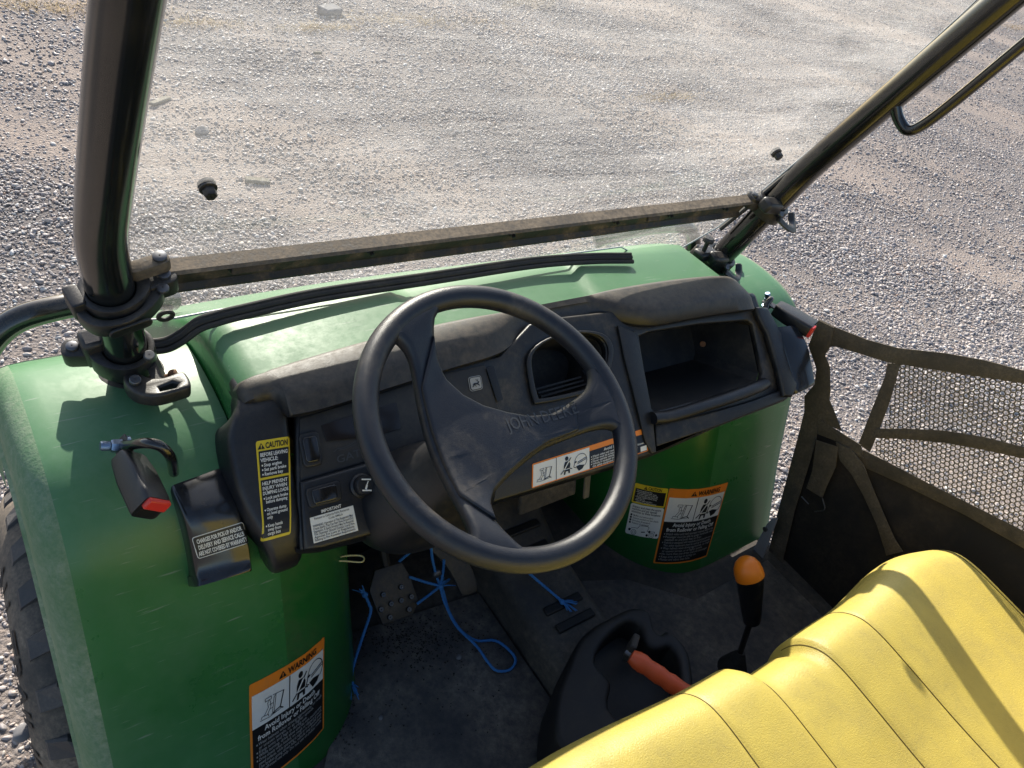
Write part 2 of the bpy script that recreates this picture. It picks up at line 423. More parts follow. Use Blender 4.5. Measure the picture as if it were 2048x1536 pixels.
mc = nn(t, 'ShaderNodeMath', operation='MULTIPLY_ADD', use_clamp=True); t.links.new(r1.outputs[0], mc.inputs[0]); mc.inputs[1].default_value = -0.5; t.links.new(ca.outputs['Fac'], mc.inputs[2])
c1 = mix_rgb(t, mc.outputs[0], (0.46, 0.38, 0.325), (0.215, 0.195, 0.19))
vo = nn(t, 'ShaderNodeTexVoronoi', Scale=95.0, Randomness=1.0); t.links.new(tc.outputs['Object'], vo.inputs['Vector'])
r2 = nn(t, 'ShaderNodeMapRange'); r2.inputs[1].default_value = 0.0; r2.inputs[2].default_value = 1.0; r2.inputs[3].default_value = -0.1; r2.inputs[4].default_value = 0.55
sx = t.nodes.new('ShaderNodeSeparateColor'); t.links.new(vo.outputs['Color'], sx.inputs[0]); t.links.new(sx.outputs[0], r2.inputs[0])
c2 = mix_rgb(t, r2.outputs[0], c1, (0.24, 0.23, 0.235))
n3 = nn(t, 'ShaderNodeTexNoise', Scale=160.0, Detail=5.0, Roughness=0.7); t.links.new(tc.outputs['Object'], n3.inputs['Vector'])
r3 = nn(t, 'ShaderNodeMapRange'); r3.inputs[1].default_value = 0.35; r3.inputs[2].default_value = 0.7; r3.inputs[3].default_value = 0.45; r3.inputs[4].default_value = 0.0
t.links.new(n3.outputs['Fac'], r3.inputs[0])
c3 = mix_rgb(t, r3.outputs[0], c2, (0.09, 0.08, 0.075))
t.links.new(c3, b.inputs['Base Color'])
hs = nn(t, 'ShaderNodeMath', operation='MULTIPLY_ADD'); t.links.new(vo.outputs['Distance'], hs.inputs[0]); hs.inputs[1].default_value = -0.9; t.links.new(n3.outputs['Fac'], hs.inputs[2])
bp = nn(t, 'ShaderNodeBump', Strength=0.9, Distance=0.012); t.links.new(hs.outputs[0], bp.inputs['Height']); t.links.new(bp.outputs['Normal'], b.inputs['Normal'])
MATS['gravel_ground'] = gm
gb = MB()
xs = [-200, -60, -20] + [-6 + 0.2 * i for i in range(121)] + [30, 60, 200]
ys = [-200, -60, -20] + [-4 + 0.2 * i for i in range(111)] + [30, 60, 200]
def gz(x, y):
    return 0.010 * (math.sin(1.9 * x + 0.7 * y) + math.sin(2.6 * y - 1.1 * x + 1) + 0.7 * math.sin(4.3 * x + 3.7 * y)) - 0.012 if abs(x) < 17 and abs(y) < 17 else -0.012
v, f = grid(lambda x, y: (x, y, gz(x, y)), xs, ys)
gb.add(v, f)
g = finish('ground', gb, 'gravel_ground', smooth=180)
g['kind'] = 'structure'
ca_ = g.data.attributes.new('cover', 'FLOAT', 'POINT')
co_ = np.zeros(len(g.data.vertices) * 3); g.data.vertices.foreach_get('co', co_); co_ = co_.reshape(-1, 3)
ca_.data.foreach_set('value', np.clip((patch(co_[:, 0], co_[:, 1]) - 0.25) * 1.5, 0, 1))

sm = bpy.data.materials.new('stone'); sm.use_nodes = True
t = sm.node_tree; b = t.nodes['Principled BSDF']; b.inputs['Roughness'].default_value = 0.60; b.inputs['Specular IOR Level'].default_value = 0.42
at = t.nodes.new('ShaderNodeAttribute'); at.attribute_type = 'INSTANCER'; at.attribute_name = 'tone'
cr = t.nodes.new('ShaderNodeValToRGB'); t.links.new(at.outputs['Fac'], cr.inputs[0])
el = cr.color_ramp.elements; cr.color_ramp.interpolation = 'LINEAR'
el[0].position = 0.0; el[0].color = (0.17, 0.165, 0.18, 1); el[1].position = 1.0; el[1].color = (0.62, 0.61, 0.60, 1)
for p, c in ((0.3, (0.315, 0.285, 0.285, 1)), (0.6, (0.42, 0.375, 0.36, 1)), (0.75, (0.39, 0.335, 0.29, 1)), (0.9, (0.50, 0.48, 0.46, 1)), (0.93, (0.30, 0.18, 0.13, 1)), (0.955, (0.43, 0.42, 0.41, 1))):
    e = el.new(p); e.color = c
tc = t.nodes.new('ShaderNodeTexCoord'); n1 = nn(t, 'ShaderNodeTexNoise', Scale=4.0, Detail=4.0); t.links.new(tc.outputs['Object'], n1.inputs['Vector'])
r1 = nn(t, 'ShaderNodeMapRange'); r1.inputs[3].default_value = 0.35; r1.inputs[1].default_value = 0.3; r1.inputs[2].default_value = 0.7; r1.inputs[4].default_value = 0.0; t.links.new(n1.outputs['Fac'], r1.inputs[0])
t.links.new(mix_rgb(t, r1.outputs[0], cr.outputs[0], (0.30, 0.26, 0.22)), b.inputs['Base Color'])
MATS['stone'] = sm
rng = np.random.default_rng(3)
def scatter(n, x0, x1, y0, y1):
    return rng.uniform(x0, x1, n), rng.uniform(y0, y1, n)
PX, PY, PS = [], [], []
for dens, x0, x1, y0, y1, r0, sg in ((9000, -2.2, 4.2, -0.6, 3.6, 0.0038, 0.38), (5600, 3.0, 10.0, -0.6, 8.5, 0.0052, 0.36), (1000, 10.0, 20.0, -0.6, 10.0, 0.010, 0.3), (5200, -2.0, 4.2, 3.6, 8.5, 0.0050, 0.36)):
    n = int(dens * (x1 - x0) * (y1 - y0))
    x, y = scatter(n, x0, x1, y0, y1)
    d = np.hypot(x + .78, y + .48)
    cx = (x - CAM.x); cy = (y - CAM.y); cz = 0 - CAM.z
    zc = cx * BF.x + cy * BF.y + cz * BF.z
    u = 1024 + FPX * (cx * BX.x + cy * BX.y + cz * BX.z) / zc; vv = 768 - FPX * (cx * BU.x + cy * BU.y + cz * BU.z) / zc
    keep = (zc > 0.3) & (u > -500) & (u < 2500) & (vv > -500) & (vv < 1900)
    keep &= rng.random(n) < patch(x, y) * np.clip(3.2 / d, 0.25, 1.0)
    keep &= ~((np.abs(x) < 0.70) & (y < 1.2))
    PX.append(x[keep]); PY.append(y[keep]); PS.append(r0 * np.exp(rng.normal(0, sg, keep.sum())))
PX = np.concatenate(PX); PY = np.concatenate(PY); PS = np.clip(np.concatenate(PS), 0.0022, 0.013)
NP = len(PX)
me = bpy.data.meshes.new('loose_gravel')
me.vertices.add(NP)
pz = np.array([gz(a, c) for a, c in zip(PX, PY)])
me.vertices.foreach_set('co', np.stack([PX, PY, pz + PS * 0.22], 1).ravel())
def attr(name, typ, data, key='value'):
    a = me.attributes.new(name, typ, 'POINT'); a.data.foreach_set(key, data)
attr('size', 'FLOAT', PS)
attr('tone', 'FLOAT', rng.random(NP))
attr('turn', 'FLOAT_VECTOR', np.stack([rng.normal(0, .35, NP), rng.normal(0, .35, NP), rng.uniform(0, 6.28, NP)], 1).ravel(), 'vector')
attr('kind_index', 'INT', rng.integers(0, 5, NP))
me.materials.append(sm)
go = bpy.data.objects.new('loose_gravel', me); COL.objects.link(go)
go['kind'] = 'stuff'; go['label'] = 'loose grey and tan gravel lying over the lot'; go['category'] = 'gravel'
ng = bpy.data.node_groups.new('gravel', 'GeometryNodeTree')
ng.interface.new_socket('Geometry', in_out='INPUT', socket_type='NodeSocketGeometry')
ng.interface.new_socket('Geometry', in_out='OUTPUT', socket_type='NodeSocketGeometry')
N = ng.nodes; Lk = ng.links
gi = N.new('NodeGroupInput'); gout = N.new('NodeGroupOutput')
jn = N.new('GeometryNodeGeometryToInstance')
for k in range(5):
    ic = N.new('GeometryNodeMeshIcoSphere'); ic.inputs['Radius'].default_value = 1.0; ic.inputs['Subdivisions'].default_value = 2
    nz = N.new('ShaderNodeTexNoise'); nz.noise_dimensions = '4D'; nz.inputs['Scale'].default_value = 0.75; nz.inputs['W'].default_value = 3.7 * k; nz.inputs['Detail'].default_value = 1.5
    sb = N.new('ShaderNodeVectorMath'); sb.operation = 'SUBTRACT'; sb.inputs[1].default_value = (0.5, 0.5, 0.5); Lk.new(nz.outputs['Color'], sb.inputs[0])
    sc = N.new('ShaderNodeVectorMath'); sc.operation = 'SCALE'; sc.inputs['Scale'].default_value = 1.5; Lk.new(sb.outputs[0], sc.inputs[0])
    sp = N.new('GeometryNodeSetPosition'); Lk.new(ic.outputs['Mesh'], sp.inputs['Geometry']); Lk.new(sc.outputs[0], sp.inputs['Offset'])
    tr = N.new('GeometryNodeTransform'); Lk.new(sp.outputs[0], tr.inputs['Geometry']); tr.inputs['Scale'].default_value = (1.15 + .18 * (k % 3), 0.9 - .05 * (k % 2), 0.62 + .06 * k)
    sh = N.new('GeometryNodeSetShadeSmooth'); Lk.new(tr.outputs[0], sh.inputs['Geometry'])
    st = N.new('GeometryNodeSetMaterial'); st.inputs['Material'].default_value = sm; Lk.new(sh.outputs[0], st.inputs['Geometry'])
    Lk.new(st.outputs[0], jn.inputs[0])
def named(nm, typ):
    a = N.new('GeometryNodeInputNamedAttribute'); a.data_type = typ; a.inputs['Name'].default_value = nm; return a.outputs[0]
ip = N.new('GeometryNodeInstanceOnPoints'); Lk.new(gi.outputs[0], ip.inputs['Points']); Lk.new(jn.outputs[0], ip.inputs['Instance'])
ip.inputs['Pick Instance'].default_value = True
Lk.new(named('kind_index', 'INT'), ip.inputs['Instance Index']); Lk.new(named('size', 'FLOAT'), ip.inputs['Scale'])
e2r = N.new('FunctionNodeEulerToRotation'); Lk.new(named('turn', 'FLOAT_VECTOR'), e2r.inputs[0]); Lk.new(e2r.outputs[0], ip.inputs['Rotation'])
Lk.new(ip.outputs[0], gout.inputs[0])
md = go.modifiers.new('gravel', 'NODES'); md.node_group = ng

def lump(c, s, rz, seed, subdiv=2, rough=0.12):
    bm = bmesh.new(); bmesh.ops.create_icosphere(bm, subdivisions=subdiv, radius=1)
    rr = random.Random(seed)
    ph = [rr.uniform(0, 6) for _ in range(6)]
    v = []
    M = Matrix.Rotation(rz, 3, 'Z')
    for q in bm.verts:
        p = q.co; k = 1 + rough * (math.sin(2.3 * p.x + ph[0]) + math.sin(2.9 * p.y + ph[1]) + math.sin(2.6 * p.z + ph[2]) + 0.5 * math.sin(6 * p.x + 5 * p.y + ph[3]))
        v.append(Vector(c) + M @ Vector((p.x * k * s[0], p.y * k * s[1], p.z * k * s[2])))
    f = [tuple(q.index for q in fc.verts) for fc in bm.faces]; bm.free(); return v, f

# a few pieces lying out on the lot that can be told apart
q = MB(); q.add(*box((1.885, 4.92, 0.008), (0.17, 0.10, 0.070), Matrix.Rotation(0.45, 3, 'Z') @ Matrix.Rotation(0.08, 3, 'X')))
top(finish('stone_block', q, 'brick_grey', bevel=0.014, segs=3), 'grey squared stone block lying far out on the gravel lot', 'stone block')
for nm, c, rz, s, lab in (('wood_scrap', (0.31, 3.445, 0.004), 0.75, (0.15, 0.030, 0.014), 'thin pale scrap of wood on the gravel beside the bent roll cage post'),
                          ('wood_scrap', (0.475, 2.61, 0.004), -0.22, (0.105, 0.040, 0.018), 'short greenish grey offcut of wood on the gravel seen beside the windshield bolt'),
                          ('wood_scrap', (1.45, 4.15, 0.002), 0.3, (0.06, 0.022, 0.016), 'small chip of wood on the gravel near the grey stone block')):
    q = MB(); q.add(*box(c, s, Matrix.Rotation(rz, 3, 'Z') @ Matrix.Rotation(0.06, 3, 'Y')))
    top(finish(nm, q, 'old_wood', bevel=0.005), lab, 'wood scrap')
for nm, px, rad, sd_, lab in (('rock', (405, 262), 0.028, 4, 'round grey rock on the gravel beyond the windshield bolt near the bent post'), ('rock', (49, 1462), 0.017, 9, 'single pale rounded rock on the ground beside the tyre'),
                              ('rock', (1762, 780), 0.02, 5, 'pale rock on the dirt behind the open corner of the side net')):
    p = atz(*px, 0.012); q = MB(); q.add(*lump(p, (rad * 1.2, rad, rad * .8), 0.7, sd_, 3, 0.10))
    top(finish(nm, q, 'brick_grey', smooth=60), lab, 'rock')
# dry grass tufts
def tuft(px, spread, n, lab):
    p = atz(*px, 0.0); q = MB()
    for i in range(n):
        a = random.uniform(0, 6.28); d = random.gauss(0, spread); x = p.x + 2.4 * d * math.cos(0.35) + random.gauss(0, spread * .4); y = p.y + d * .25 + random.gauss(0, spread * .4)
        L = random.uniform(0.03, 0.09); h = random.uniform(0.002, 0.012); w_ = 0.0016
        e = Vector((x + L * math.cos(a), y + L * math.sin(a), h)); s0 = Vector((x, y, gz(x, y) + 0.001)); m_ = (s0 + e) / 2 + Vector((0, 0, 0.005)); sd2 = Vector((-math.sin(a), math.cos(a), 0)) * w_
        q.add([s0 - sd2, s0 + sd2, m_ + sd2, e, m_ - sd2], [(0, 1, 2, 4), (4, 2, 3)])
    o = top(finish('grass_tuft', q, 'straw', smooth=0, weld=False), lab, 'dry grass', 'tufts of dry grass on the lot'); o['kind'] = 'stuff'
tuft((100, 12), 0.16, 420, 'wide flat mat of dead straw grass left of the bent roll cage post')
tuft((640, 52), 0.07, 200, 'small tuft of dead straw grass just below the grey stone block')
tuft((380, 42), 0.10, 180, 'sparse dry straw grass right behind the top of the bent roll cage post')
tuft((840, 40), 0.22, 420, 'long thin streak of dry grass across the lot behind the windshield')
tuft((1340, 190), 0.10, 160, 'faint tan grass patch seen through the middle of the windshield')
tuft((2040, 55), 0.25, 500, 'brown dead grass beyond the grab handle')

# ================================================================== the vehicle
VEH = bpy.data.objects.new('utility_vehicle', None); COL.objects.link(VEH)
VEH.empty_display_size = 0.3
top(VEH, 'green two seat utility vehicle with black dashboard, yellow bench seat and folding windshield', 'utility vehicle')
def part(name, mb, mats, parent=None, **k):
    return finish(name, mb, mats, parent if parent is not None else VEH, **k)

# ------------------------------------------------------------------ fenders with the wheel wells that bulge into the footwell
PROF = [(-0.005, 0.415), (0.03, 0.50), (0.07, 0.60), (0.105, 0.70), (0.14, 0.80), (0.167, 0.872), (0.205, 0.925), (0.262, 0.957), (0.34, 0.968), (0.42, 0.962), (0.48, 0.935), (0.54, 0.885), (0.61, 0.80), (0.66, 0.70)]
prof = catmull([(0, a, b) for a, b in PROF], 5)
def pn(i):
    a = prof[max(0, i - 1)]; b = prof[min(len(prof) - 1, i + 1)]; tdir = (b - a).normalized()
    return Vector((0, -tdir.z, tdir.y))          # outward: rearward and up
SECT = [(0.752, 0.135), (0.756, 0.10), (0.757, 0.075), (0.752, 0.070), (0.750, 0.062), (0.753, 0.056), (0.750, 0.035), (0.743, 0.016), (0.734, 0.005), (0.722, 0.0015), (0.70, 0.0), (0.64, 0.0), (0.58, 0.0), (0.52, 0.0)]
NFL = 9
SECT += [(0.435 - 0.0 + 0.085 - 0.085, 0.0)]
SECT = SECT[:-1] + [(0.505, 0.0008)] + [(0.495 - 0.190 * math.sin(R(a)), 0.002 + 0.20 * (1 - math.cos(R(a)))) for a in (5, 14, 23, 32, 41, 50, 59, 68, 77, 86)] + [(0.303, 0.26), (0.301, 0.38)]
FBVH = {}
for sg in (-1, 1):
    V_ = []; F_ = []; M_ = []
    for i in range(len(prof)):
        n_ = pn(i)
        for x, d in SECT:
            q = prof[i] - n_ * d; lim = 0.30 + 0.208 * ss(0.74, 0.88, prof[i].z); V_.append(Vector((sg * (x if x >= lim else lim + 0.03 * (x - lim)), q.y, q.z)))
    ns = len(SECT)
    for i in range(len(prof) - 1):
        for j in range(ns - 1):
            a = i * ns + j; fc = (a, a + 1, a + ns + 1, a + ns)
            F_.append(fc if sg < 0 else fc[::-1])
            zz = V_[a].z; M_.append(1 if j < NFL else (2 if zz < 0.80 and j > 14 else 0))
    mb = MB(); mb.v = [tuple(p) for p in V_]; mb.f = F_; mb.m = M_
    o = part('fender', mb, ['green', 'green_dusty', 'green_well'], smooth=60)
    o['label'] = 'green left fender with dusty pale outer lip' if sg < 0 else 'green right fender above the passenger footwell'
    FBVH[sg] = BVHTree.FromPolygons(V_, F_)
def hit(px, py, bvh):
    r = ray(px, py).normalized(); loc, n_, i, d = bvh.ray_cast(CAM, r, 6)
    if loc is None:      # just past an edge: take the closest point of the surface to the sight line
        best = None
        for k in range(60):
            p = CAM + r * (0.5 + 0.025 * k); q = bvh.find_nearest(p)
            if q[0] is not None and (best is None or q[3] < best[0]): best = (q[3], q[0])
        loc = best[1]
    return loc

# ------------------------------------------------------------------ hood
def hood_z(x, y):
    z = 1.033 if y < 0.40 else 1.033 - 0.73 * (y - 0.40) + 0.012 * (1 - math.exp(-(y - 0.40) / 0.03))
    if y < 0.40: z -= 0.02 * 0
    spread = 0.14 + 0.10 * max(0, min(1, (y - 0.25) / 0.16)) * 0.4
    tr_ = (1 - ss(spread - 0.004, spread + 0.022, abs(x + 0.02)))
    z -= 0.008 * tr_ * (1 if y < 0.7 else 0)
    z -= 0.012 * (abs(x) / 0.5) ** 2
    return z
def hood_edge(x): return 0.262 + 0.022 * (1 - (x / 0.5) ** 2)
hx = [0.507, 0.505, 0.502, 0.498, 0.491, 0.48, 0.465]
hd = [0.10, 0.05, 0.027, 0.015, 0.007, 0.002, 0.0]
us = [(-a, d) for a, d in zip(hx, hd)] + [(-0.44 + 0.88 * i / 74, 0.0) for i in range(75)] + [(a, d) for a, d in zip(hx[::-1], hd[::-1])]
vs_ = [0, 0.02, 0.05, 0.1] + [0.15 + 0.05 * i for i in range(18)]
def hood_pt(u, k):
    x, d = u; y0 = hood_edge(x) - 0.012; y = y0 + (1.02 - y0) * k ** 1.35
    z = hood_z(x, y) - d - 0.12 * max(0, (y - 0.92) / 0.1) ** 2
    xs_ = x * (1 - 0.10 * max(0, y - 0.5))
    if k == 0: z -= 0.03
    return (xs_, y, z)
mb = MB(); v, f = grid(hood_pt, us, vs_); mb.add(v, f)
HOOD = part('hood', mb, 'green', smooth=50)
HBVH = BVHTree.FromPolygons([Vector(p) for p in mb.v], mb.f)
mb = MB(); mb.add(*box((0, 1.02, 0.42), (0.84, 0.05, 0.14)))
part('front_bumper', mb, 'black_plastic', bevel=0.02)

# tubular guards looped round the front of each fender
for sg in (-1, 1):
    mb = MB()
    path = [(sg * 0.47, 0.62, 0.90), (sg * 0.56, 0.58, 0.945), (sg * 0.65, 0.56, 0.957), (sg * 0.705, 0.555, 0.945), (sg * 0.742, 0.55, 0.905), (sg * 0.752, 0.545, 0.86), (sg * 0.742, 0.54, 0.825), (sg * 0.715, 0.535, 0.805), (sg * 0.64, 0.53, 0.80)]
    mb.add(*tube(catmull(path, 6), 0.0185, 14))
    part('fender_guard', mb, 'tube_black')

# rubber weatherstrip where the windshield meets the hood
pts = [atz(*p, z) for p, z in (((285, 692), 1.0), ((330, 688), 1.0), ((362, 672), 1.012), ((395, 648), 1.03), ((430, 636), 1.036), ((480, 623), 1.04), ((640, 588), 1.043), ((860, 555), 1.043), ((1060, 525), 1.043), ((1180, 516), 1.043), ((1262, 515), 1.042))]
mb = MB(); P_ = catmull(pts, 8)
mb.add(*tube(P_, 0.0060, 10)); mb.add(*tube([p + Vector((0, -0.008, -0.004)) for p in P_], 0.0042, 8)); mb.add(*tube([p + Vector((0, 0.003, 0.006)) for p in P_], 0.003, 8))
part('weatherstrip', mb, 'rubber')

# ------------------------------------------------------------------ dashboard
D0 = Vector((0, 0.06, 0.865)); DU = Vector((1, 0, 0)); DV = Vector((0, 0.7705, 0.6375)); DN = Vector((0, -0.6375, 0.7705))
def dp(px, py, off=0.0):
    q = atp(px, py, D0 + DN * off, DN) - D0
    return (q.dot(DU), q.dot(DV))
def dpl(l, off=0.0): return [dp(a, b, off) for a, b in l]
def dslab(mb, loops, off, thick, bevel, m=0, res=2):
    v, f = slab(loops, D0 + DN * off, DU, DV, DN, thick, bevel, res); mb.add(v, f, m)
# the fascia: one moulded face with the pocket and the cubby cut out of it
pocket = smooth2(dpl([(1062, 745), (1062, 712), (1085, 688), (1125, 672), (1170, 668), (1202, 678), (1214, 705), (1205, 745), (1192, 770), (1140, 786), (1083, 797), (1072, 792)]), 3)
cubby = dpl([(1279, 672), (1300, 664), (1400, 648), (1496, 640), (1507, 648), (1527, 745), (1522, 762), (1420, 794), (1310, 822), (1302, 815)])
outer = dpl([(592, 822), (592, 900), (594, 1010), (601, 1101), (640, 1099), (760, 1068), (870, 1040), (985, 1006), (1130, 962), (1228, 933), (1305, 908), (1308, 893), (1440, 848), (1572, 797), (1583, 772), (1577, 730), (1548, 660), (1520, 616), (1500, 612), (1390, 618), (1280, 634), (1225, 622), (1120, 634), (1060, 648), (1000, 712), (887, 733), (752, 772), (650, 802)])
mb = MB(); dslab(mb, [outer, pocket, cubby], -0.014, 0.014, 0.004)
# lower edge rolls under and runs forward
low = [(592, 1100), (601, 1103), (640, 1100), (760, 1069), (870, 1041), (985, 1007), (1130, 963), (1228, 934), (1305, 909), (1440, 849), (1572, 798)]
lw = [D0 + DU * a + DV * b for a, b in dpl(low, -0.004)]
rows = [[p + Vector((0, 0.003, 0.0)) for p in lw], [p + Vector((0, 0.004, -0.010)) for p in lw], [p + Vector((0, 0.016, -0.020)) for p in lw], [p + Vector((0, 0.10, -0.030)) for p in lw]]
mb.add([q for r_ in rows for q in r_], [(i * len(lw) + j, i * len(lw) + j + 1, (i + 1) * len(lw) + j + 1, (i + 1) * len(lw) + j) for i in range(3) for j in range(len(lw) - 1)])
DASH = part('dashboard', mb, 'dirty_plastic', smooth=50)

def well(mb, loop, depth, off, shrink=0.92, m=0, dirn=None):
    """walls and floor of a pocket sunk behind a loop on the dash plane"""
    cx = sum(a for a, b in loop) / len(loop); cy = sum(b for a, b in loop) / len(loop)
    dr = dirn or -DN
    a = [D0 + DN * off + DU * x + DV * y for x, y in loop]
    b = [D0 + DN * off + DU * (cx + (x - cx) * shrink) + DV * (cy + (y - cy) * shrink) + dr * depth for x, y in loop]
    n = len(loop)
    mb.add(a + b, [(i, (i + 1) % n, n + (i + 1) % n, n + i) for i in range(n)] + [tuple(range(n, 2 * n))], m)
mb = MB(); well(mb, pocket, 0.085, -0.013, 0.9)
cx_ = sum(a for a, b in pocket) / len(pocket); cy_ = min(b for a, b in pocket)
for i in range(3):
    mb.add(*box(D0 + DU * cx_ + DV * (cy_ + 0.008 + 0.007 * i) - DN * (0.03 + 0.004 * i), (0.10, 0.003, 0.004), Matrix((DU, DV, DN)).transposed()))
part('storage_pocket', mb, 'cubby_plastic', DASH, smooth=50)
mb = MB(); ring = [(cx_ + (x - cx_) * 1.13, (y - (cy_ + 0.06)) * 1.13 + cy_ + 0.06) for x, y in pocket]
dslab(mb, [ring, pocket], 0.0, 0.006, 0.0025)
part('pocket_rim', mb, 'dirty_plastic', DASH, smooth=50)
mb = MB(); cd = Vector((0, 0.93, -0.37)).normalized(); well(mb, cubby, 0.14, -0.013, 0.86, dirn=cd)
part('glove_cubby', mb, 'cubby_plastic', DASH, smooth=30)
mb = MB(); p = D0 + DU * dp(1478, 712)[0] + DV * dp(1478, 712)[1] + cd * 0.09
mb.add(*disc(p, Vector((-0.7, -0.6, 0.3)), 0.006, 0.004)); part('cubby_screw', mb, 'rust', DASH)
# rounded lip along the foot of the cubby
lp = [D0 + DU * a + DV * b + DN * o for (a, b), o in ((dp(1306, 836, .012), .012), (dp(1340, 832, .014), .014), (dp(1400, 814, .016), .016), (dp(1460, 795, .016), .016), (dp(1508, 777, .014), .014), (dp(1530, 766, .002), .002))]
mb = MB(); mb.add(*tube(catmull(lp, 6), 0.0125, 14, flat=0.8)); part('cubby_lip', mb, 'black_plastic', DASH)
# band below it, dirty and slightly proud
mb = MB(); dslab(mb, [dpl([(1307, 850), (1400, 830), (1500, 802), (1556, 782), (1574, 792), (1570, 799), (1440, 850), (1309, 894)])], 0.0, 0.007, 0.003); part('lower_band', mb, 'dirty_plastic', DASH)
# post between pocket and cubby
mb = MB(); dslab(mb, [dpl([(1232, 652), (1266, 664), (1275, 690), (1300, 822), (1309, 905), (1300, 908), (1286, 880), (1262, 780), (1246, 720)])], 0.0, 0.006, 0.0025); part('centre_post', mb, 'dirty_plastic', DASH)

# brow that overhangs the instruments
brow = [  # x, hood-side y, ridge y, lip y, ridge z, lip z
    (-0.502, 0.256, 0.240, 0.242, 1.006, 0.992), (-0.495, 0.258, 0.236, 0.238, 1.016, 0.994), (-0.480, 0.260, 0.234, 0.235, 1.021, 0.996), (-0.462, 0.262, 0.233, 0.233, 1.022, 0.996), (-0.453, 0.265, 0.222, 0.209, 1.022, 0.996), (-0.446, 0.266, 0.216, 0.202, 1.022, 0.996), (-0.40, 0.272, 0.215, 0.201, 1.023, 0.996), (-0.30, 0.281, 0.224, 0.209, 1.025, 0.997), (-0.20, 0.285, 0.233, 0.217, 1.026, 0.998),
    (-0.125, 0.286, 0.240, 0.222, 1.026, 0.998), (-0.085, 0.286, 0.250, 0.232, 1.025, 0.998), (-0.045, 0.286, 0.266, 0.252, 1.024, 0.999), (-0.01, 0.287, 0.272, 0.260, 1.024, 0.999), (0.06, 0.287, 0.273, 0.262, 1.024, 0.999), (0.12, 0.286, 0.268, 0.258, 1.025, 0.999),
    (0.15, 0.285, 0.252, 0.244, 1.028, 0.999), (0.185, 0.284, 0.228, 0.220, 1.030, 0.999), (0.23, 0.282, 0.216, 0.206, 1.031, 0.999), (0.32, 0.278, 0.212, 0.201, 1.031, 0.999), (0.42, 0.270, 0.206, 0.194, 1.029, 0.999), (0.475, 0.264, 0.202, 0.189, 1.024, 0.997), (0.498, 0.260, 0.206, 0.194, 1.014, 0.992), (0.508, 0.256, 0.222, 0.212, 1.002, 0.988)]
bs = catmull([(a, b, c) for a, b, c, d, e, g_ in brow], 4); bs2 = catmull([(d, e, g_) for a, b, c, d, e, g_ in brow], 4)
V_ = []
for p, q in zip(bs, bs2):
    x, hy, ry = p; ly, rz, lz = q
    sec = [(hy + 0.012, rz - 0.004), (hy, rz + 0.0085), (hy - 0.12 * (hy - ry), rz + 0.010), (hy - 0.75 * (hy - ry), rz + 0.0055), (ry + 0.003, rz + 0.0015), (ry - 0.0015, rz - 0.003), (ly - 0.002, lz + 0.010), (ly - 0.001, lz + 0.004), (ly + 0.005, lz - 0.001), (ly + 0.045, lz - 0.002)]
    V_ += [(x, a, b) for a, b in sec]
ns = 10; F_ = [(i * ns + j, i * ns + j + 1, (i + 1) * ns + j + 1, (i + 1) * ns + j) for i in range(len(bs) - 1) for j in range(ns - 1)]
F_ += [tuple(range(ns)), tuple((len(bs) - 1) * ns + k for k in range(ns - 1, -1, -1))]
mb = MB(); mb.add(V_, F_); part('dash_brow', mb, 'brow_plastic', DASH, smooth=48)

# left end column of the dash
colp = [(0.135, 0.806, -0.506, -0.464), (0.115, 0.816, -0.508, -0.466), (0.092, 0.838, -0.511, -0.470), (0.086, 0.868, -0.514, -0.470), (0.105, 0.905, -0.522, -0.466), (0.150, 0.942, -0.534, -0.460), (0.196, 0.980, -0.532, -0.450), (0.220, 1.002, -0.519, -0.445), (0.237, 1.010, -0.509, -0.44), (0.255, 1.012, -0.503, -0.44), (0.285, 1.012, -0.50, -0.44)]
cpp = catmull([(a, b, c) for a, b, c, d in colp], 4); cpd = catmull([(d, 0, 0) for a, b, c, d in colp], 4)
V_ = []
for i, (p, q) in enumerate(zip(cpp, cpd)):
    y, z, xl = p; xr = q.x
    a = cpp[max(0, i - 1)]; b = cpp[min(len(cpp) - 1, i + 1)]; tv = Vector((0, b.x - a.x, b.y - a.y)).normalized(); n_ = Vector((0, -tv.z, tv.y))
    c0 = Vector((0, y, z))
    for x, d in ((xl - 0.004, 0.075), (xl - 0.002, 0.03), (xl + 0.0005, 0.010), (xl + 0.0025, 0.004), (xl + 0.006, 0.001), (xl + 0.010, 0.0), (xr - 0.014, 0.0), (xr - 0.007, 0.001), (xr - 0.002, 0.005), (xr, 0.012), (xr, 0.04)):
        V_.append(Vector((x, 0, 0)) + c0 - n_ * d)
ns = 11; F_ = [(i * ns + j, i * ns + j + 1, (i + 1) * ns + j + 1, (i + 1) * ns + j) for i in range(len(cpp) - 1) for j in range(ns - 1)]
F_.append(tuple(range(ns)))
mb = MB(); mb.add(V_, F_); part('dash_end_column', mb, 'black_plastic', DASH, smooth=70)
CBVH = BVHTree.FromPolygons(V_, F_)
# right end cap
mb = MB(); V_ = []
ecp = [(1500, 617, 0.004), (1524, 618, -0.002), (1548, 662, -0.002), (1576, 728, -0.002), (1584, 772, -0.002), (1574, 796, -0.002), (1556, 795, 0.004), (1545, 740, 0.008), (1524, 670, 0.008), (1508, 640, 0.006)]
dslab(mb, [dpl([(a, b) for a, b, c in ecp])], 0.0, 0.016, 0.006); part('dash_end_cap', mb, 'black_plastic', DASH)
# side skirts behind the end cap down to the fender
mb = MB(); mb.add(*box((0.535, 0.20, 0.92), (0.035, 0.16, 0.09), Matrix.Rotation(R(38), 3, 'X'))); part('dash_side', mb, 'black_plastic', DASH, bevel=0.01)

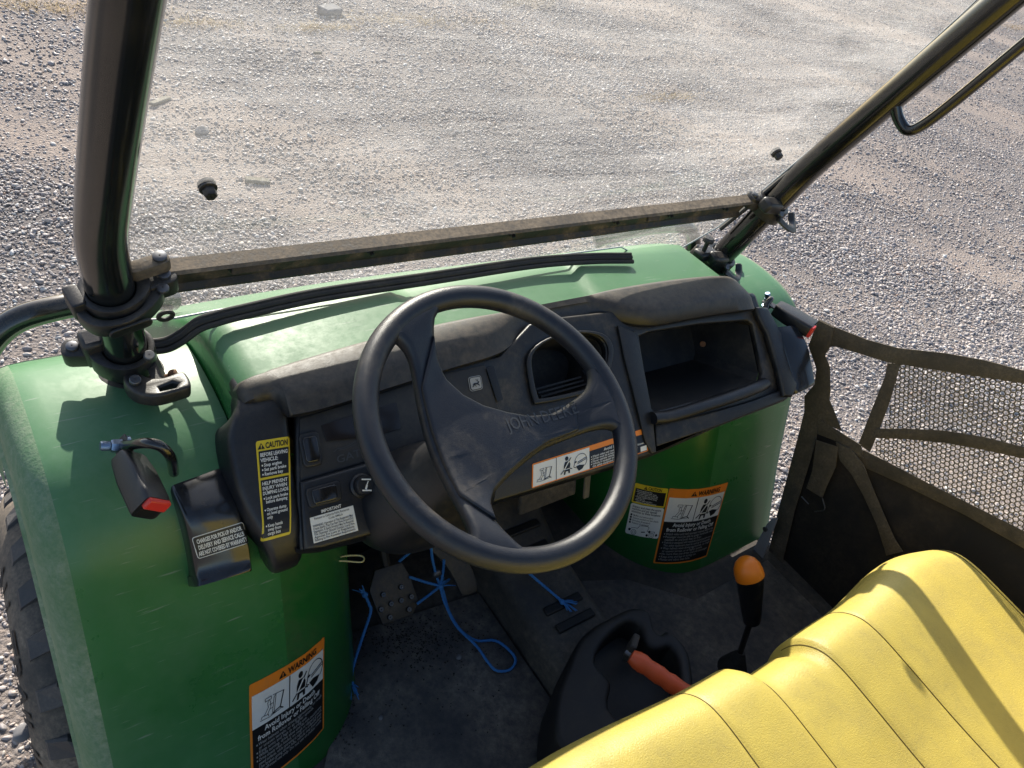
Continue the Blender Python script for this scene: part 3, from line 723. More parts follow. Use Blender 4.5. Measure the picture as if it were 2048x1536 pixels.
# instrument fascia: dark upper plate, lower switch panel, switches, choke knob
mb = MB(); dslab(mb, [dpl([(598, 838), (650, 822), (752, 790), (887, 748), (968, 730), (985, 790), (1000, 830), (880, 870), (735, 922), (600, 962)])], 0.0, 0.0025, 0.001); part('instrument_plate', mb, 'fascia_dark', DASH)
mb = MB(); dslab(mb, [dpl([(640, 852), (700, 832), (790, 806), (800, 858), (740, 875), (650, 884)])], 0.003, 0.0015, 0.0005); part('gauge_window', mb, 'fascia_gloss', DASH)
mb = MB(); dslab(mb, [dpl([(970, 738), (985, 732), (1004, 800), (992, 806)])], 0.003, 0.0015, 0.0005); part('dark_gap_strip', mb, 'ink_black', DASH)  # black strip put in for the dark gap beside the badge
mb = MB(); dslab(mb, [dpl([(596, 966), (650, 950), (733, 926), (760, 985), (770, 1040), (762, 1064), (640, 1097), (604, 1100)])], 0.0, 0.011, 0.005, res=3); part('switch_panel', mb, 'black_plastic', DASH, smooth=60)
def rocker(pts, off):
    a = smooth2(dpl(pts), 1)
    mb = MB(); dslab(mb, [a], off, 0.004, 0.0018); o = part('switch_bezel', mb, 'black_plastic', DASH)
    cx = sum(x for x, y in a) / len(a); cy = sum(y for x, y in a) / len(a)
    mb = MB(); dslab(mb, [[(cx + (x - cx) * 0.72, cy + (y - cy) * 0.76) for x, y in a]], off + 0.0025, 0.004, 0.0018); part('switch_blank', mb, 'gloss_black', DASH)
rocker([(597, 870), (626, 863), (634, 868), (643, 918), (639, 930), (611, 936), (604, 930), (594, 878)], 0.003)
rocker([(606, 980), (666, 963), (673, 967), (676, 996), (670, 1003), (616, 1017), (611, 1013), (604, 987)], 0.011)
kc = dp(727, 971, 0.02); kp = D0 + DU * kc[0] + DV * kc[1] + DN * 0.006
mb = MB(); mb.add(*disc(kp, DN, 0.0165, 0.012, 24)); part('choke_collar', mb, 'black_plastic', DASH, smooth=40)
mb = MB(); mb.add(*disc(kp + DN * 0.012, DN, 0.0135, 0.012, 24)); CH = part('choke_knob', mb, 'black_plastic', DASH, smooth=40)
def ksurf(u, v, l): return kp + DN * (0.0241 + l) + DU * ((u - .5) * 0.026) + DV * ((v - .5) * 0.026)
s_ = Sticker(ksurf, 1, 1)
s_.line([(0.32, 0.84), (0.80, 0.70)], 0.07, WH, 0); s_.line([(0.20, 0.30), (0.68, 0.16)], 0.07, WH, 0); s_.line([(0.40, 0.30), (0.52, 0.50)], 0.10, WH, 0); s_.line([(0.50, 0.48), (0.64, 0.66)], 0.05, WH, 0)
s_.done('choke_symbol', DASH)

# steering column shroud
W0 = Vector((-0.30, -0.016, 1.144)); WN = Vector((0, -0.396, 0.918)); WX = Vector((1, 0, 0)); WY = Vector((0, 0.918, 0.396))
rings = []
for d, rx, ry, sh in ((-0.035, 0.030, 0.030, 0), (-0.10, 0.036, 0.036, 0), (-0.17, 0.055, 0.050, 0.0), (-0.22, 0.085, 0.062, 0.002), (-0.265, 0.105, 0.075, 0.004), (-0.30, 0.108, 0.080, 0.01), (-0.335, 0.10, 0.07, 0.02), (-0.35, 0.08, 0.05, 0.03)):
    rings.append([W0 + WN * d + WX * (rx * math.copysign(abs(math.cos(a)) ** 0.8, math.cos(a)) + 0.012) + WY * (ry * math.copysign(abs(math.sin(a)) ** 0.8, math.sin(a)) + sh) for a in [2 * math.pi * k / 32 for k in range(32)]])
mb = MB(); mb.add([p for r_ in rings for p in r_], [(i * 32 + k, i * 32 + (k + 1) % 32, (i + 1) * 32 + (k + 1) % 32, (i + 1) * 32 + k) for i in range(7) for k in range(32)] + [tuple(range(32)), tuple(7 * 32 + k for k in range(32))])
part('column_shroud', mb, 'black_plastic', DASH, subsurf=1, smooth=60)
# steel tray below the centre panel and dark firewall
mb = MB(); mb.add(*box((0.0, 0.44, 0.60), (1.00, 0.02, 0.60))); part('firewall', mb, 'floor_plastic')
mb = MB(); mb.add(*box((-0.02, 0.26, 0.80), (0.70, 0.26, 0.03))); part('under_dash_tray', mb, 'console_black', bevel=0.01)
mb = MB(); mb.add(*box((0.085, 0.20, 0.70), (0.14, 0.012, 0.16), Matrix.Rotation(R(-20), 3, 'X'))); part('column_cover', mb, 'floor_plastic', bevel=0.004)
mb = MB(); mb.add(*box((0.155, 0.16, 0.69), (0.014, 0.006, 0.10), Matrix.Rotation(R(-20), 3, 'X'))); part('bracket', mb, 'old_wood', bevel=0.002)

# ------------------------------------------------------------------ pods at both ends of the dash
def pod(pts, name):
    """outer skin along a side profile; pts = (left point, right point) pairs from top to bottom"""
    L_ = catmull([a for a, b in pts], 4); R_ = catmull([b for a, b in pts], 4); V_ = []; n = len(L_)
    back = Vector((0, 0.62, -0.78))
    for i in range(n):
        for k, d in ((0.0, 0.050), (0.0, 0.014), (0.012, 0.006), (0.04, 0.0015), (0.09, 0.0), (0.5, 0.0), (0.91, 0.0), (0.96, 0.0015), (0.988, 0.006), (1.0, 0.014), (1.0, 0.050)):
            V_.append(L_[i] + (R_[i] - L_[i]) * k + back * d)
    m = 11; F_ = [(i * m + j, i * m + j + 1, (i + 1) * m + j + 1, (i + 1) * m + j) for i in range(n - 1) for j in range(m - 1)]
    F_ += [tuple(range(m)), tuple((n - 1) * m + k for k in range(m))]
    mb = MB(); mb.add(V_, F_); return part(name, mb, 'pod_black', smooth=50), BVHTree.FromPolygons(V_, F_)
lx = [((330, 957), -0.600, (436, 914), -0.530), ((345, 990), -0.600, (452, 945), -0.532), ((366, 1035), -0.598, (478, 1003), -0.530), ((378, 1085), -0.5965, (493, 1055), -0.5285), ((384, 1120), -0.596, (501, 1090), -0.5285), ((389, 1150), -0.5965, (505, 1118), -0.529), ((394, 1174), -0.5985, (507, 1141), -0.531)]
LP = [(atx(*a, b), atx(*c, d)) for a, b, c, d in lx]
LP.append(tuple(p + Vector((0, 0.020, -0.004)) for p in LP[-1]))
PODL, PBVH = pod(LP, 'end_pod')
rx_ = [((1548, 655), 0.556, (1596, 650), 0.618), ((1556, 668), 0.556, (1607, 668), 0.618), ((1570, 700), 0.556, (1618, 692), 0.618), ((1580, 735), 0.556, (1625, 720), 0.618), ((1586, 765), 0.556, (1630, 748), 0.618), ((1592, 788), 0.558, (1632, 768), 0.618)]
RP = [(atx(*a, b), atx(*c, d)) for a, b, c, d in rx_]
RP.append(tuple(p + Vector((0, 0.020, -0.004)) for p in RP[-1]))
PODR, _ = pod(RP, 'end_pod')

# ------------------------------------------------------------------ latch buckles for the side nets
def buckle(c, ax, up, L_, wd, th, cable, bolt_dir, side=1, name='net_buckle'):
    ax = Vector(ax).normalized(); up = Vector(up); up = (up - ax * up.dot(ax)).normalized(); sd_ = ax.cross(up); c = Vector(c)
    V_ = []; prof_ = [(-L_ / 2, 0.62), (-L_ * 0.42, 0.78), (-L_ * 0.1, 1.0), (L_ * 0.42, 1.0), (L_ / 2, 0.94)]
    for s, k in prof_:
        for a, b in rrect(-wd / 2 * k, -th / 2 * (0.8 + 0.2 * k), wd / 2 * k, th / 2 * (0.8 + 0.2 * k), 0.006 * k, 3):
            V_.append(c + ax * s + sd_ * a + up * b)
    m = 16; F_ = [(i * m + j, i * m + (j + 1) % m, (i + 1) * m + (j + 1) % m, (i + 1) * m + j) for i in range(4) for j in range(m)] + [tuple(range(m)), tuple(4 * m + k for k in range(m))]
    mb = MB(); mb.add(V_, F_); o = part(name, mb, 'black_plastic', smooth=35)
    mb = MB(); M = Matrix((sd_, up, ax)).transposed(); mb.add(*box(c + ax * (L_ / 2 + 0.002) + sd_ * side * wd * 0.24, (wd * 0.42, th * 0.86, 0.008), M)); part('red_button', mb, 'red_button', o, bevel=0.002)
    mb = MB(); mb.add(*box(c + ax * (L_ / 2 - 0.002) - sd_ * side * wd * 0.22, (wd * 0.34, th * 0.7, 0.005), M)); part('latch_slot', mb, 'ink_black', o)
    mb = MB(); mb.add(*box(c - ax * (L_ / 2 + 0.012), (0.022, 0.003, 0.036), M)); part('mount_tab', mb, 'clamp_black', o, bevel=0.001)
    b0 = c - ax * (L_ / 2 + 0.02); bd = Vector(bolt_dir).normalized()
    mb = MB(); v, f = disc(b0, bd, 0.0080, 0.012, 6); mb.add(v, f); v, f = disc(b0 - bd * 0.008, bd, 0.012, 0.004, 16); mb.add(v, f); v, f = disc(b0 + bd * 0.013, bd, 0.006, 0.010, 12); mb.add(v, f)
    part('mount_bolt', mb, 'blue_steel', o, smooth=30)
    mb = MB(); mb.add(*tube(catmull([b0] + [Vector(q) for q in cable], 8), 0.0062, 10)); part('latch_cable', mb, 'gloss_black', o)
    return o
pb = atx(348, 945, -0.592)
buckle(atx(278, 965, -0.640), atx(303, 1020, -0.637) - atx(245, 897, -0.641), (-0.75, -0.2, 0.62), 0.080, 0.034, 0.034, [atx(262, 890, -0.636), atx(292, 886, -0.625), atx(322, 893, -0.612), atx(342, 916, -0.602), pb], (-1, 0.1, 0.25), side=-1)
buckle((0.632, 0.172, 0.965), (0.28, -0.95, -0.02), (0.1, -0.2, 0.97), 0.085, 0.050, 0.028, [(0.600, 0.222, 0.985), (0.582, 0.215, 0.975), (0.575, 0.195, 0.955), (0.580, 0.165, 0.935)], (-0.3, 0.3, 0.9))

# ------------------------------------------------------------------ steering wheel
def wp(a, b, o=0.0): return W0 + WX * a + WY * b + WN * o
def onw(px, py, off=0.0):
    q = atp(px, py, W0 + WN * off, WN) - W0; return (q.dot(WX), q.dot(WY))
mb = MB()
mb.add(*tube([wp(0.161 * math.cos(2 * math.pi * k / 96), 0.161 * math.sin(2 * math.pi * k / 96)) for k in range(96)], 0.0138, 20, closed=True))
SW = part('steering_wheel', mb, 'wheel_plastic', smooth=80)
spider = [(-0.108, 0.128), (-0.086, 0.118), (-0.0779, 0.096), (-0.081, 0.0643), (-0.0895, 0.0143), (-0.0925, -0.0206), (-0.0944, -0.0645), (-0.0965, -0.0905), (-0.102, -0.112), (-0.118, -0.122),
          (-0.098, -0.140), (-0.070, -0.154), (-0.040, -0.160), (-0.0546, -0.132), (-0.0626, -0.1018), (-0.0553, -0.0845), (-0.0439, -0.0732), (-0.0174, -0.0609), (0.0155, -0.0497), (0.0516, -0.0411), (0.0939, -0.040), (0.122, -0.0435), (0.139, -0.052), (0.143, -0.072),
          (0.158, -0.02), (0.158, 0.02), (0.150, 0.048), (0.142, 0.022), (0.128, 0.007), (0.1054, 0.0005), (0.0755, -0.0039), (0.0403, 0.0024), (0.0149, 0.0131), (-0.0106, 0.0279), (-0.0281, 0.046), (-0.0379, 0.0676), (-0.0415, 0.0906), (-0.0387, 0.1154), (-0.030, 0.138), (-0.012, 0.156), (-0.05, 0.150), (-0.085, 0.138)]
def dish(a, b):
    r_ = math.hypot(a, b); return -0.024 * (1 - ss(0.075, 0.152, r_))
def wheel_piece(loop, thick, bevel, lift, name, m, dome=0.0):
    vv, ff = shape2d([loop], thick, bevel, 3)
    bm = bmesh.new(); vs__ = [bm.verts.new(p) for p in vv]
    for q in ff:
        try: bm.faces.new([vs__[i] for i in q])
        except ValueError: pass
    bmesh.ops.remove_doubles(bm, verts=bm.verts, dist=1e-5)
    bmesh.ops.triangulate(bm, faces=[q for q in bm.faces if len(q.verts) > 4])
    for _ in range(3):
        lg = [e for e in bm.edges if e.calc_length() > 0.009]
        if lg: bmesh.ops.subdivide_edges(bm, edges=lg, cuts=1); bmesh.ops.triangulate(bm, faces=[q for q in bm.faces if len(q.verts) > 4])
    bm.verts.ensure_lookup_table(); bm.verts.index_update()
    mb = MB(); mb.add([wp(p.co.x, p.co.y, p.co.z + dish(p.co.x, p.co.y) + lift + dome * max(0, 1 - ((p.co.x + .03) ** 2 + (p.co.y + 0.01) ** 2) / 0.006)) for p in bm.verts], [tuple(q.index for q in fc.verts) for fc in bm.faces])
    bm.free()
    global CAPB
    CAPB = BVHTree.FromPolygons([Vector(p) for p in mb.v], mb.f)
    return part(name, mb, m, SW, smooth=50)
wheel_piece(smooth2(spider, 2), 0.022, 0.009, -0.001, 'spokes', 'wheel_plastic')
cap = []
N_ = len(spider)
for i, (a, b) in enumerate(spider):
    if math.hypot(a, b) < 0.122:
        p = Vector(spider[i - 1]); q = Vector(spider[(i + 1) % N_]); tv = (q - p).normalized(); n_ = Vector((-tv.y, tv.x))
        cap.append((a + n_.x * 0.0035, b + n_.y * 0.0035))
wheel_piece(smooth2(cap, 1), 0.016, 0.004, 0.0065, 'hub_cover', 'wheel_plastic', dome=0.004)
# maker's name laid over the hub cover
a0 = onw(1014, 866, -0.012); a1 = onw(1150, 832, -0.012)
dx = Vector((a1[0] - a0[0], a1[1] - a0[1])); tl_ = dx.length; dx.normalize(); dy = Vector((-dx.y, dx.x))
v, f = text2d('JOHN DEERE', 0.004); xm = max(p[0] for p in v)
mb = MB(); kx = tl_ / xm
pt_ = [(a0[0] + dx.x * p[0] * kx + dy.x * p[1] * kx * 1.25, a0[1] + dx.y * p[0] * kx + dy.y * p[1] * kx * 1.25) for p in v]
def capz(a, b):
    loc = CAPB.ray_cast(wp(a, b, 0.08), -WN, 0.2)[0]
    return (loc if loc is not None else wp(a, b, dish(a, b) + 0.0145)) + WN * 0.0007
mb.add([capz(a, b) for a, b in pt_], f)
part('embossed_lettering', mb, 'faint_print', SW, smooth=0)

# ------------------------------------------------------------------ roll cage
for sg in (-1, 1):
    path = [(sg * 0.590, 0.392, 0.935), (sg * 0.594, 0.382, 0.965), (sg * 0.612, 0.345, 1.09), (sg * 0.624, 0.322, 1.165), (sg * 0.630, 0.305, 1.22), (sg * 0.630, 0.280, 1.28), (sg * 0.626, 0.205, 1.44), (sg * 0.618, 0.11, 1.64), (sg * 0.61, 0.02, 1.83), (sg * 0.605, -0.02, 1.90), (sg * 0.60, -0.09, 1.945), (sg * 0.60, -0.20, 1.955), (sg * 0.60, -0.70, 1.955), (sg * 0.60, -0.85, 1.93), (sg * 0.60, -0.90, 1.86), (sg * 0.61, -0.95, 1.40), (sg * 0.62, -0.99, 0.75)]
    mb = MB(); mb.add(*tube(catmull(path, 8), 0.0258, 24)); 
    o = part('roll_cage_post', mb, 'tube_black', smooth=80)
    mb = MB(); b0 = Vector((sg * 0.592, 0.386, 0.955)); mb.add(*disc((b0.x, b0.y, 0.958), (0, 0, 1), 0.040, 0.012, 28)); part('post_collar', mb, 'rubber', o, smooth=40)
for y_, z_ in ((-0.13, 1.953), (-0.86, 1.92)):
    mb = MB(); mb.add(*tube([(-0.6, y_, z_), (0.6, y_, z_)], 0.0228, 16)); part('roll_cage_crossbar', mb, 'tube_black')
# grab handle on the right post
h = [atx(1790, 208, 0.622), atx(1797, 238, 0.63), atx(1814, 260, 0.636), atx(1842, 252, 0.64), atx(1900, 210, 0.64), atx(2048, 88, 0.64)]
h.append(h[-1] + (h[-1] - h[-2]) * 1.0); h.append(h[-1] + Vector((-0.012, 0.05, 0.025)))
mb = MB(); mb.add(*tube(catmull(h, 8), 0.0098, 14)); part('grab_handle', mb, 'tube_black', smooth=80)

# ------------------------------------------------------------------ windshield
GO = Vector((0, 0.405, 1.03)); GN = Vector((0, -1, -0.378)).normalized(); GV = Vector((0, -0.378, 1)).normalized()    # GN looks at the driver
def gp(x, v, o=0.0): return GO + DU * x + GV * v + GN * o
gmat = bpy.data.materials.new('dusty_polycarbonate'); gmat.use_nodes = True
t = gmat.node_tree
for n in list(t.nodes): t.nodes.remove(n)
out = t.nodes.new('ShaderNodeOutputMaterial'); tc = t.nodes.new('ShaderNodeTexCoord')
trn = nn(t, 'ShaderNodeBsdfTransparent'); trn.inputs[0].default_value = (0.93, 0.95, 0.94, 1)
gl = nn(t, 'ShaderNodeBsdfGlossy'); gl.inputs['Roughness'].default_value = 0.02
fr = nn(t, 'ShaderNodeFresnel'); fr.inputs[0].default_value = 1.45
mx = nn(t, 'ShaderNodeMixShader'); t.links.new(fr.outputs[0], mx.inputs[0]); t.links.new(trn.outputs[0], mx.inputs[1]); t.links.new(gl.outputs[0], mx.inputs[2])
df = nn(t, 'ShaderNodeBsdfDiffuse'); df.inputs[0].default_value = (0.5, 0.47, 0.43, 1)
tl2 = nn(t, 'ShaderNodeBsdfTranslucent'); tl2.inputs[0].default_value = (0.66, 0.66, 0.66, 1)
md2 = nn(t, 'ShaderNodeMixShader'); md2.inputs[0].default_value = 0.75; t.links.new(df.outputs[0], md2.inputs[1]); t.links.new(tl2.outputs[0], md2.inputs[2])
na = nn(t, 'ShaderNodeTexNoise', Scale=2.2, Detail=7.0, Roughness=0.62); t.links.new(tc.outputs['Object'], na.inputs['Vector'])
mp = nn(t, 'ShaderNodeMapping'); mp.inputs['Rotation'].default_value = (0, R(-38), 0); mp.inputs['Scale'].default_value = (3.0, 12, 30); t.links.new(tc.outputs['Object'], mp.inputs[0])
nb = nn(t, 'ShaderNodeTexNoise', Scale=1.3, Detail=6.0, Roughness=0.6, Distortion=0.8); t.links.new(mp.outputs[0], nb.inputs['Vector'])
mu = nn(t, 'ShaderNodeMath', operation='MULTIPLY'); t.links.new(na.outputs['Fac'], mu.inputs[0]); t.links.new(nb.outputs['Fac'], mu.inputs[1])
rg = nn(t, 'ShaderNodeMapRange'); rg.inputs[1].default_value = 0.12; rg.inputs[2].default_value = 0.42; rg.inputs[3].default_value = 0.02; rg.inputs[4].default_value = 0.19
t.links.new(mu.outputs[0], rg.inputs[0])
# backlit haze put into the dust mask, stronger towards the passenger's side
sp = t.nodes.new('ShaderNodeSeparateXYZ'); t.links.new(tc.outputs['Object'], sp.inputs[0])
rx2 = nn(t, 'ShaderNodeMapRange'); rx2.inputs[1].default_value = -0.4; rx2.inputs[2].default_value = 0.55; rx2.inputs[3].default_value = 1.0; rx2.inputs[4].default_value = 1.45; t.links.new(sp.outputs['X'], rx2.inputs[0])
mp2 = nn(t, 'ShaderNodeMapping'); mp2.inputs['Rotation'].default_value = (0, R(25), 0); mp2.inputs['Scale'].default_value = (5.0, 20, 160); t.links.new(tc.outputs['Object'], mp2.inputs[0])
nc = nn(t, 'ShaderNodeTexNoise', Scale=1.5, Detail=4.0, Distortion=1.2); t.links.new(mp2.outputs[0], nc.inputs['Vector'])
rs = nn(t, 'ShaderNodeMapRange'); rs.inputs[1].default_value = 0.55; rs.inputs[2].default_value = 0.75; rs.inputs[4].default_value = 0.07; t.links.new(nc.outputs['Fac'], rs.inputs[0])
nd = nn(t, 'ShaderNodeTexNoise', Scale=220.0, Detail=2.0); t.links.new(tc.outputs['Object'], nd.inputs['Vector'])
rd = nn(t, 'ShaderNodeMapRange'); rd.inputs[1].default_value = 0.60; rd.inputs[2].default_value = 0.72; rd.inputs[4].default_value = 0.10; t.links.new(nd.outputs['Fac'], rd.inputs[0])
a1 = nn(t, 'ShaderNodeMath', operation='ADD'); t.links.new(rg.outputs[0], a1.inputs[0]); t.links.new(rs.outputs[0], a1.inputs[1])
a2 = nn(t, 'ShaderNodeMath', operation='ADD'); t.links.new(a1.outputs[0], a2.inputs[0]); t.links.new(rd.outputs[0], a2.inputs[1])
m4 = nn(t, 'ShaderNodeMath', operation='MULTIPLY', use_clamp=True); t.links.new(a2.outputs[0], m4.inputs[0]); t.links.new(rx2.outputs[0], m4.inputs[1])
fin = nn(t, 'ShaderNodeMixShader'); t.links.new(m4.outputs[0], fin.inputs[0]); t.links.new(mx.outputs[0], fin.inputs[1]); t.links.new(md2.outputs[0], fin.inputs[2])
t.links.new(fin.outputs[0], out.inputs[0])
MATS['dusty_polycarbonate'] = gmat
outl = [(-0.572, 0.005), (-0.53, -0.003), (-0.30, 0.012), (0.0, 0.014), (0.30, 0.008), (0.40, -0.045), (0.46, -0.065), (0.50, -0.045), (0.575, 0.03), (0.600, 0.12), (0.650, 0.33), (0.680, 0.57), (0.690, 0.90), (-0.615, 0.90), (-0.615, 0.57), (-0.610, 0.33), (-0.597, 0.10)]
mb = MB(); mb.add([gp(a, b) for a, b in outl], [tuple(range(len(outl)))])
WS = part('windshield', mb, 'dusty_polycarbonate', smooth=0, weld=False)
mb = MB(); mb.add(*tube([gp(a, b) for a, b in outl], 0.0016, 6, closed=True)); part('sheet_edge', mb, 'cut_edge', WS, smooth=60)
# dark edge gasket along both sides
for sg in (-1, 1):
    mb = MB(); P_ = [gp(sg * x, v_, 0.006) for x, v_ in (((0.575, 0.03), (0.600, 0.12), (0.650, 0.33), (0.680, 0.57), (0.690, 0.90)) if sg > 0 else ((0.575, 0.03), (0.597, 0.10), (0.610, 0.33), (0.615, 0.57), (0.615, 0.90)))]
    mb.add(*tube(catmull(P_, 6), 0.008, 8, flat=0.6)); part('edge_gasket', mb, 'rubber', WS)
# folding hinge bar: an angle bar dirty along its ledge
bx = []
BAR = [(0.004, 0.138), (0.024, 0.140), (0.028, 0.137), (0.014, 0.124), (0.011, 0.120), (0.011, 0.094), (0.018, 0.088), (0.017, 0.083), (0.004, 0.083)]
V_ = []
xs_ = [-0.570, -0.40, -0.2, 0.0, 0.2, 0.4, 0.568]
for x in xs_:
    for o_, v_ in BAR: V_.append(gp(x, v_, o_))
m = len(BAR); F_ = [(i * m + j, i * m + (j + 1) % m, (i + 1) * m + (j + 1) % m, (i + 1) * m + j) for i in range(len(xs_) - 1) for j in range(m)] + [tuple(range(m)), tuple((len(xs_) - 1) * m + k for k in range(m))]
mb = MB(); mb.add(V_, F_); mb.m = [(1 if j_ % m in (3, 4, 5, 6) else 0) for j_ in range(len(F_))]; HB = part('hinge_bar', mb, ['bar_metal', 'bar_dark'], WS, smooth=30, weld=False)
mb = MB()
for x in (-0.545, -0.475, -0.28, -0.03, 0.20, 0.34, 0.50):
    mb2 = MB(); v, f = disc(gp(x, 0.117, 0.009), GN, 0.0065, 0.008, 6); mb2.add(v, f); v, f = disc(gp(x, 0.117, 0.017), GN, 0.0032, 0.005, 8); mb2.add(v, f)
    part('nut', mb2, 'clamp_black', HB, smooth=30)
for x_ in (-0.455, 0.28):
    mb = MB(); mb.add(*box(gp(x_, 0.128, 0.0205), (0.05 if x_ < 0 else 0.03, 0.019, 0.006), Matrix((DU, GV, GN)).transposed() @ Matrix.Rotation(R(-35), 3, 'X'))); part('bar_notch', mb, 'bar_dark', HB, bevel=0.002)
# bolts through the sheet
for px in ((415, 374), (1552, 305)):
    p = atp(*px, GO, GN); q = MB(); q.add(*disc(p + GN * 0.001, GN, 0.0100, 0.003, 20)); q.add(*disc(p + GN * 0.004, GN, 0.0075, 0.010, 6)); q.add(*disc(p - GN * 0.002, -GN, 0.010, 0.004, 16)); part('windshield_bolt', q, 'clamp_black', WS, smooth=30)
p = atp(330, 628, GO, GN); q = MB()
q.add(*tube([p + GN * 0.003 + DU * (0.009 * math.cos(k * math.pi / 10)) + GV * (0.009 * math.sin(k * math.pi / 10)) for k in range(20)], 0.0032, 8, closed=True)); part('grommet', q, 'rubber', WS)

# ------------------------------------------------------------------ clamps that hold the windshield to the posts
def clamp(c, ax, side, wing, lever, name='post_clamp', r=0.0262):
    """c on the post axis, ax along the post, wing = unit direction towards the windshield, lever = local points of the handle"""
    c = Vector(c); ax = Vector(ax).normalized(); wing = Vector(wing); wing = (wing - ax * wing.dot(ax)).normalized(); sd_ = ax.cross(wing)
    P2 = lambda a, b, h=0.0: c + wing * a + sd_ * b + ax * h
    # split ring with a thickened ear
    outer = []
    for k in range(36):
        a = 2 * math.pi * k / 36; rr = r + 0.0085 + 0.008 * max(0, math.cos(a)) ** 3
        outer.append((rr * math.cos(a), rr * math.sin(a)))
    inner = [(r * 1.005 * math.cos(2 * math.pi * k / 28), r * 1.005 * math.sin(2 * math.pi * k / 28)) for k in range(28)]
    vv, ff = shape2d([outer, inner], 0.034, 0.002, 1)
    mb = MB(); mb.add([P2(*p) for p in vv], ff); o = part(name, mb, 'clamp_black', smooth=40)
    ear = rrect(r + 0.004, -0.017, r + 0.046, 0.010, 0.010, 4); vv, ff = shape2d([ear], 0.026, 0.002, 1)
    mb = MB(); mb.add([P2(*p) for p in vv], ff); part('clamp_ear', mb, 'clamp_black', o, smooth=40)
    for h_ in (0.0132,):
        mb = MB(); mb.add(*disc(P2(r + 0.033, -0.004, h_), ax, 0.0072, 0.004, 18)); part('pivot_pin', mb, 'steel', o, smooth=40)
    if lever:
        vv, ff = shape2d([smooth2(lever, 3)], 0.022, 0.002, 1); mb = MB(); mb.add([P2(p[0], p[1], p[2] - 0.002) for p in vv], ff); part('clamp_lever', mb, 'clamp_black', o, smooth=45)
        a, b = lever[0]
        mb = MB(); mb.add(*disc(P2(a + 0.012 * (1 if lever[1][0] > a else -1) * 0 , b, 0.010), ax, 0.0068, 0.004, 18)); part('pivot_pin', mb, 'steel', o, smooth=40)
    return o, P2
def post_pt(sg, z):
    tab = [(0.935, 0.590, 0.392), (0.965, 0.594, 0.382), (1.09, 0.612, 0.345), (1.165, 0.624, 0.322), (1.22, 0.630, 0.305)]
    return Vector((sg * lerp([(a, b) for a, b, c_ in tab], z), lerp([(a, c_) for a, b, c_ in tab], z), z))
axL = (post_pt(-1, 1.16) - post_pt(-1, 0.97)).normalized(); axR = (post_pt(1, 1.16) - post_pt(1, 0.97)).normalized()
# closed lever wraps round the driver's side of the ring
wrap = [(0.050, -0.020), (0.030, -0.036), (0.0, -0.046), (-0.028, -0.040), (-0.040, -0.026), (-0.044, -0.004), (-0.036, -0.004), (-0.030, -0.024), (-0.018, -0.034), (0.002, -0.037), (0.022, -0.030), (0.040, -0.010), (0.052, -0.004)]
oL, P2 = clamp(post_pt(-1, 1.128), axL, -1, (1, 0.15, 0), wrap)
mb = MB(); v, f = shape2d([rrect(-0.024, -0.007, 0.024, 0.007, 0.0068, 5)], 0.004, 0.0015, 2)
mb.add([P2(0.0 + p[0], -0.0475 - p[2], p[1] - 0.002) for p in v], f); part('lever_pad', mb, 'dirty_plastic', oL, smooth=40)
mb = MB(); v, f = shape2d([rrect(0.022, -0.005, 0.070, 0.013, 0.008, 4)], 0.018, 0.002, 1); mb.add([P2(p[0], p[1], p[2] + 0.026) for p in v], f); part('hinge_knuckle', mb, 'bar_metal', oL, smooth=40)
mb = MB(); mb.add(*disc(P2(0.060, 0.005, 0.035), axL, 0.008, 0.004, 18)); part('pivot_pin', mb, 'steel', oL, smooth=40)
mb = MB(); v, f = shape2d([rrect(-0.046, -0.012, -0.030, 0.020, 0.004, 3)], 0.026, 0.002, 1); mb.add([P2(p[0], p[1], p[2] + 0.006) for p in v], f); part('clamp_jaw', mb, 'clamp_black', oL, smooth=40)
# lower left clamp stands open: a straight arm and a hooked handle
oL2, P2 = clamp(post_pt(-1, 1.012), axL, -1, (-1, 0.3, 0), None)
arm = [atx(278, 640, -0.565), atx(290, 690, -0.572), atx(307, 730, -0.574), atx(322, 764, -0.574)]
mb = MB(); mb.add(*tube(catmull(arm, 5), [0.004] * 3 + [0.008] * 3 + [0.011] * 10, 4, flat=0.55, up=(0.3, 0.5, 0.8))); part('clamp_arm', mb, 'clamp_black', oL2, smooth=30)
hk = [atz(*p, 1.0) for p in ((247, 757), (262, 748), (277, 752), (300, 764), (328, 765), (352, 758), (368, 757), (379, 771), (381, 785), (365, 791), (322, 800), (292, 798), (268, 790), (252, 775))]
hole = [atz(*p, 1.0) for p in ((318, 783), (345, 775), (357, 778), (352, 786), (322, 791))]
v, f = shape2d([smooth2([(p.x, p.y) for p in hk], 3), [(p.x, p.y) for p in hole]], 0.020, 0.004, 2)
mb = MB(); mb.add([(p[0], p[1], p[2] + 1.0 + 0.10 * (p[0] + 0.57)) for p in v], f); part('clamp_lever', mb, 'clamp_black', oL2, smooth=40)
for px, z_, in (((270, 762), 1.0105), ((298, 713), 1.035)):
    p = atz(*px, z_); mb = MB(); mb.add(*disc(p, (0.0, -0.35, 0.93), 0.0068, 0.005, 18)); part('pivot_pin', mb, 'steel', oL2, smooth=40)
p = atz(325, 756, 0.995); mb = MB(); mb.add(*tube([p, atz(345, 750, 0.998)], 0.0035, 8)); mb.add(*lump(atz(345, 749, 0.999), (0.006, 0.006, 0.006), 0, 2)); part('rusty_bolt', mb, 'rust', oL2)
mb = MB(); mb.add(*box(post_pt(-1, 1.0) + Vector((-0.035, 0.01, 0.02)), (0.03, 0.03, 0.05), frame_from(axL, (0, 1, 0)))); part('clamp_jaw', mb, 'clamp_black', oL2, bevel=0.006)
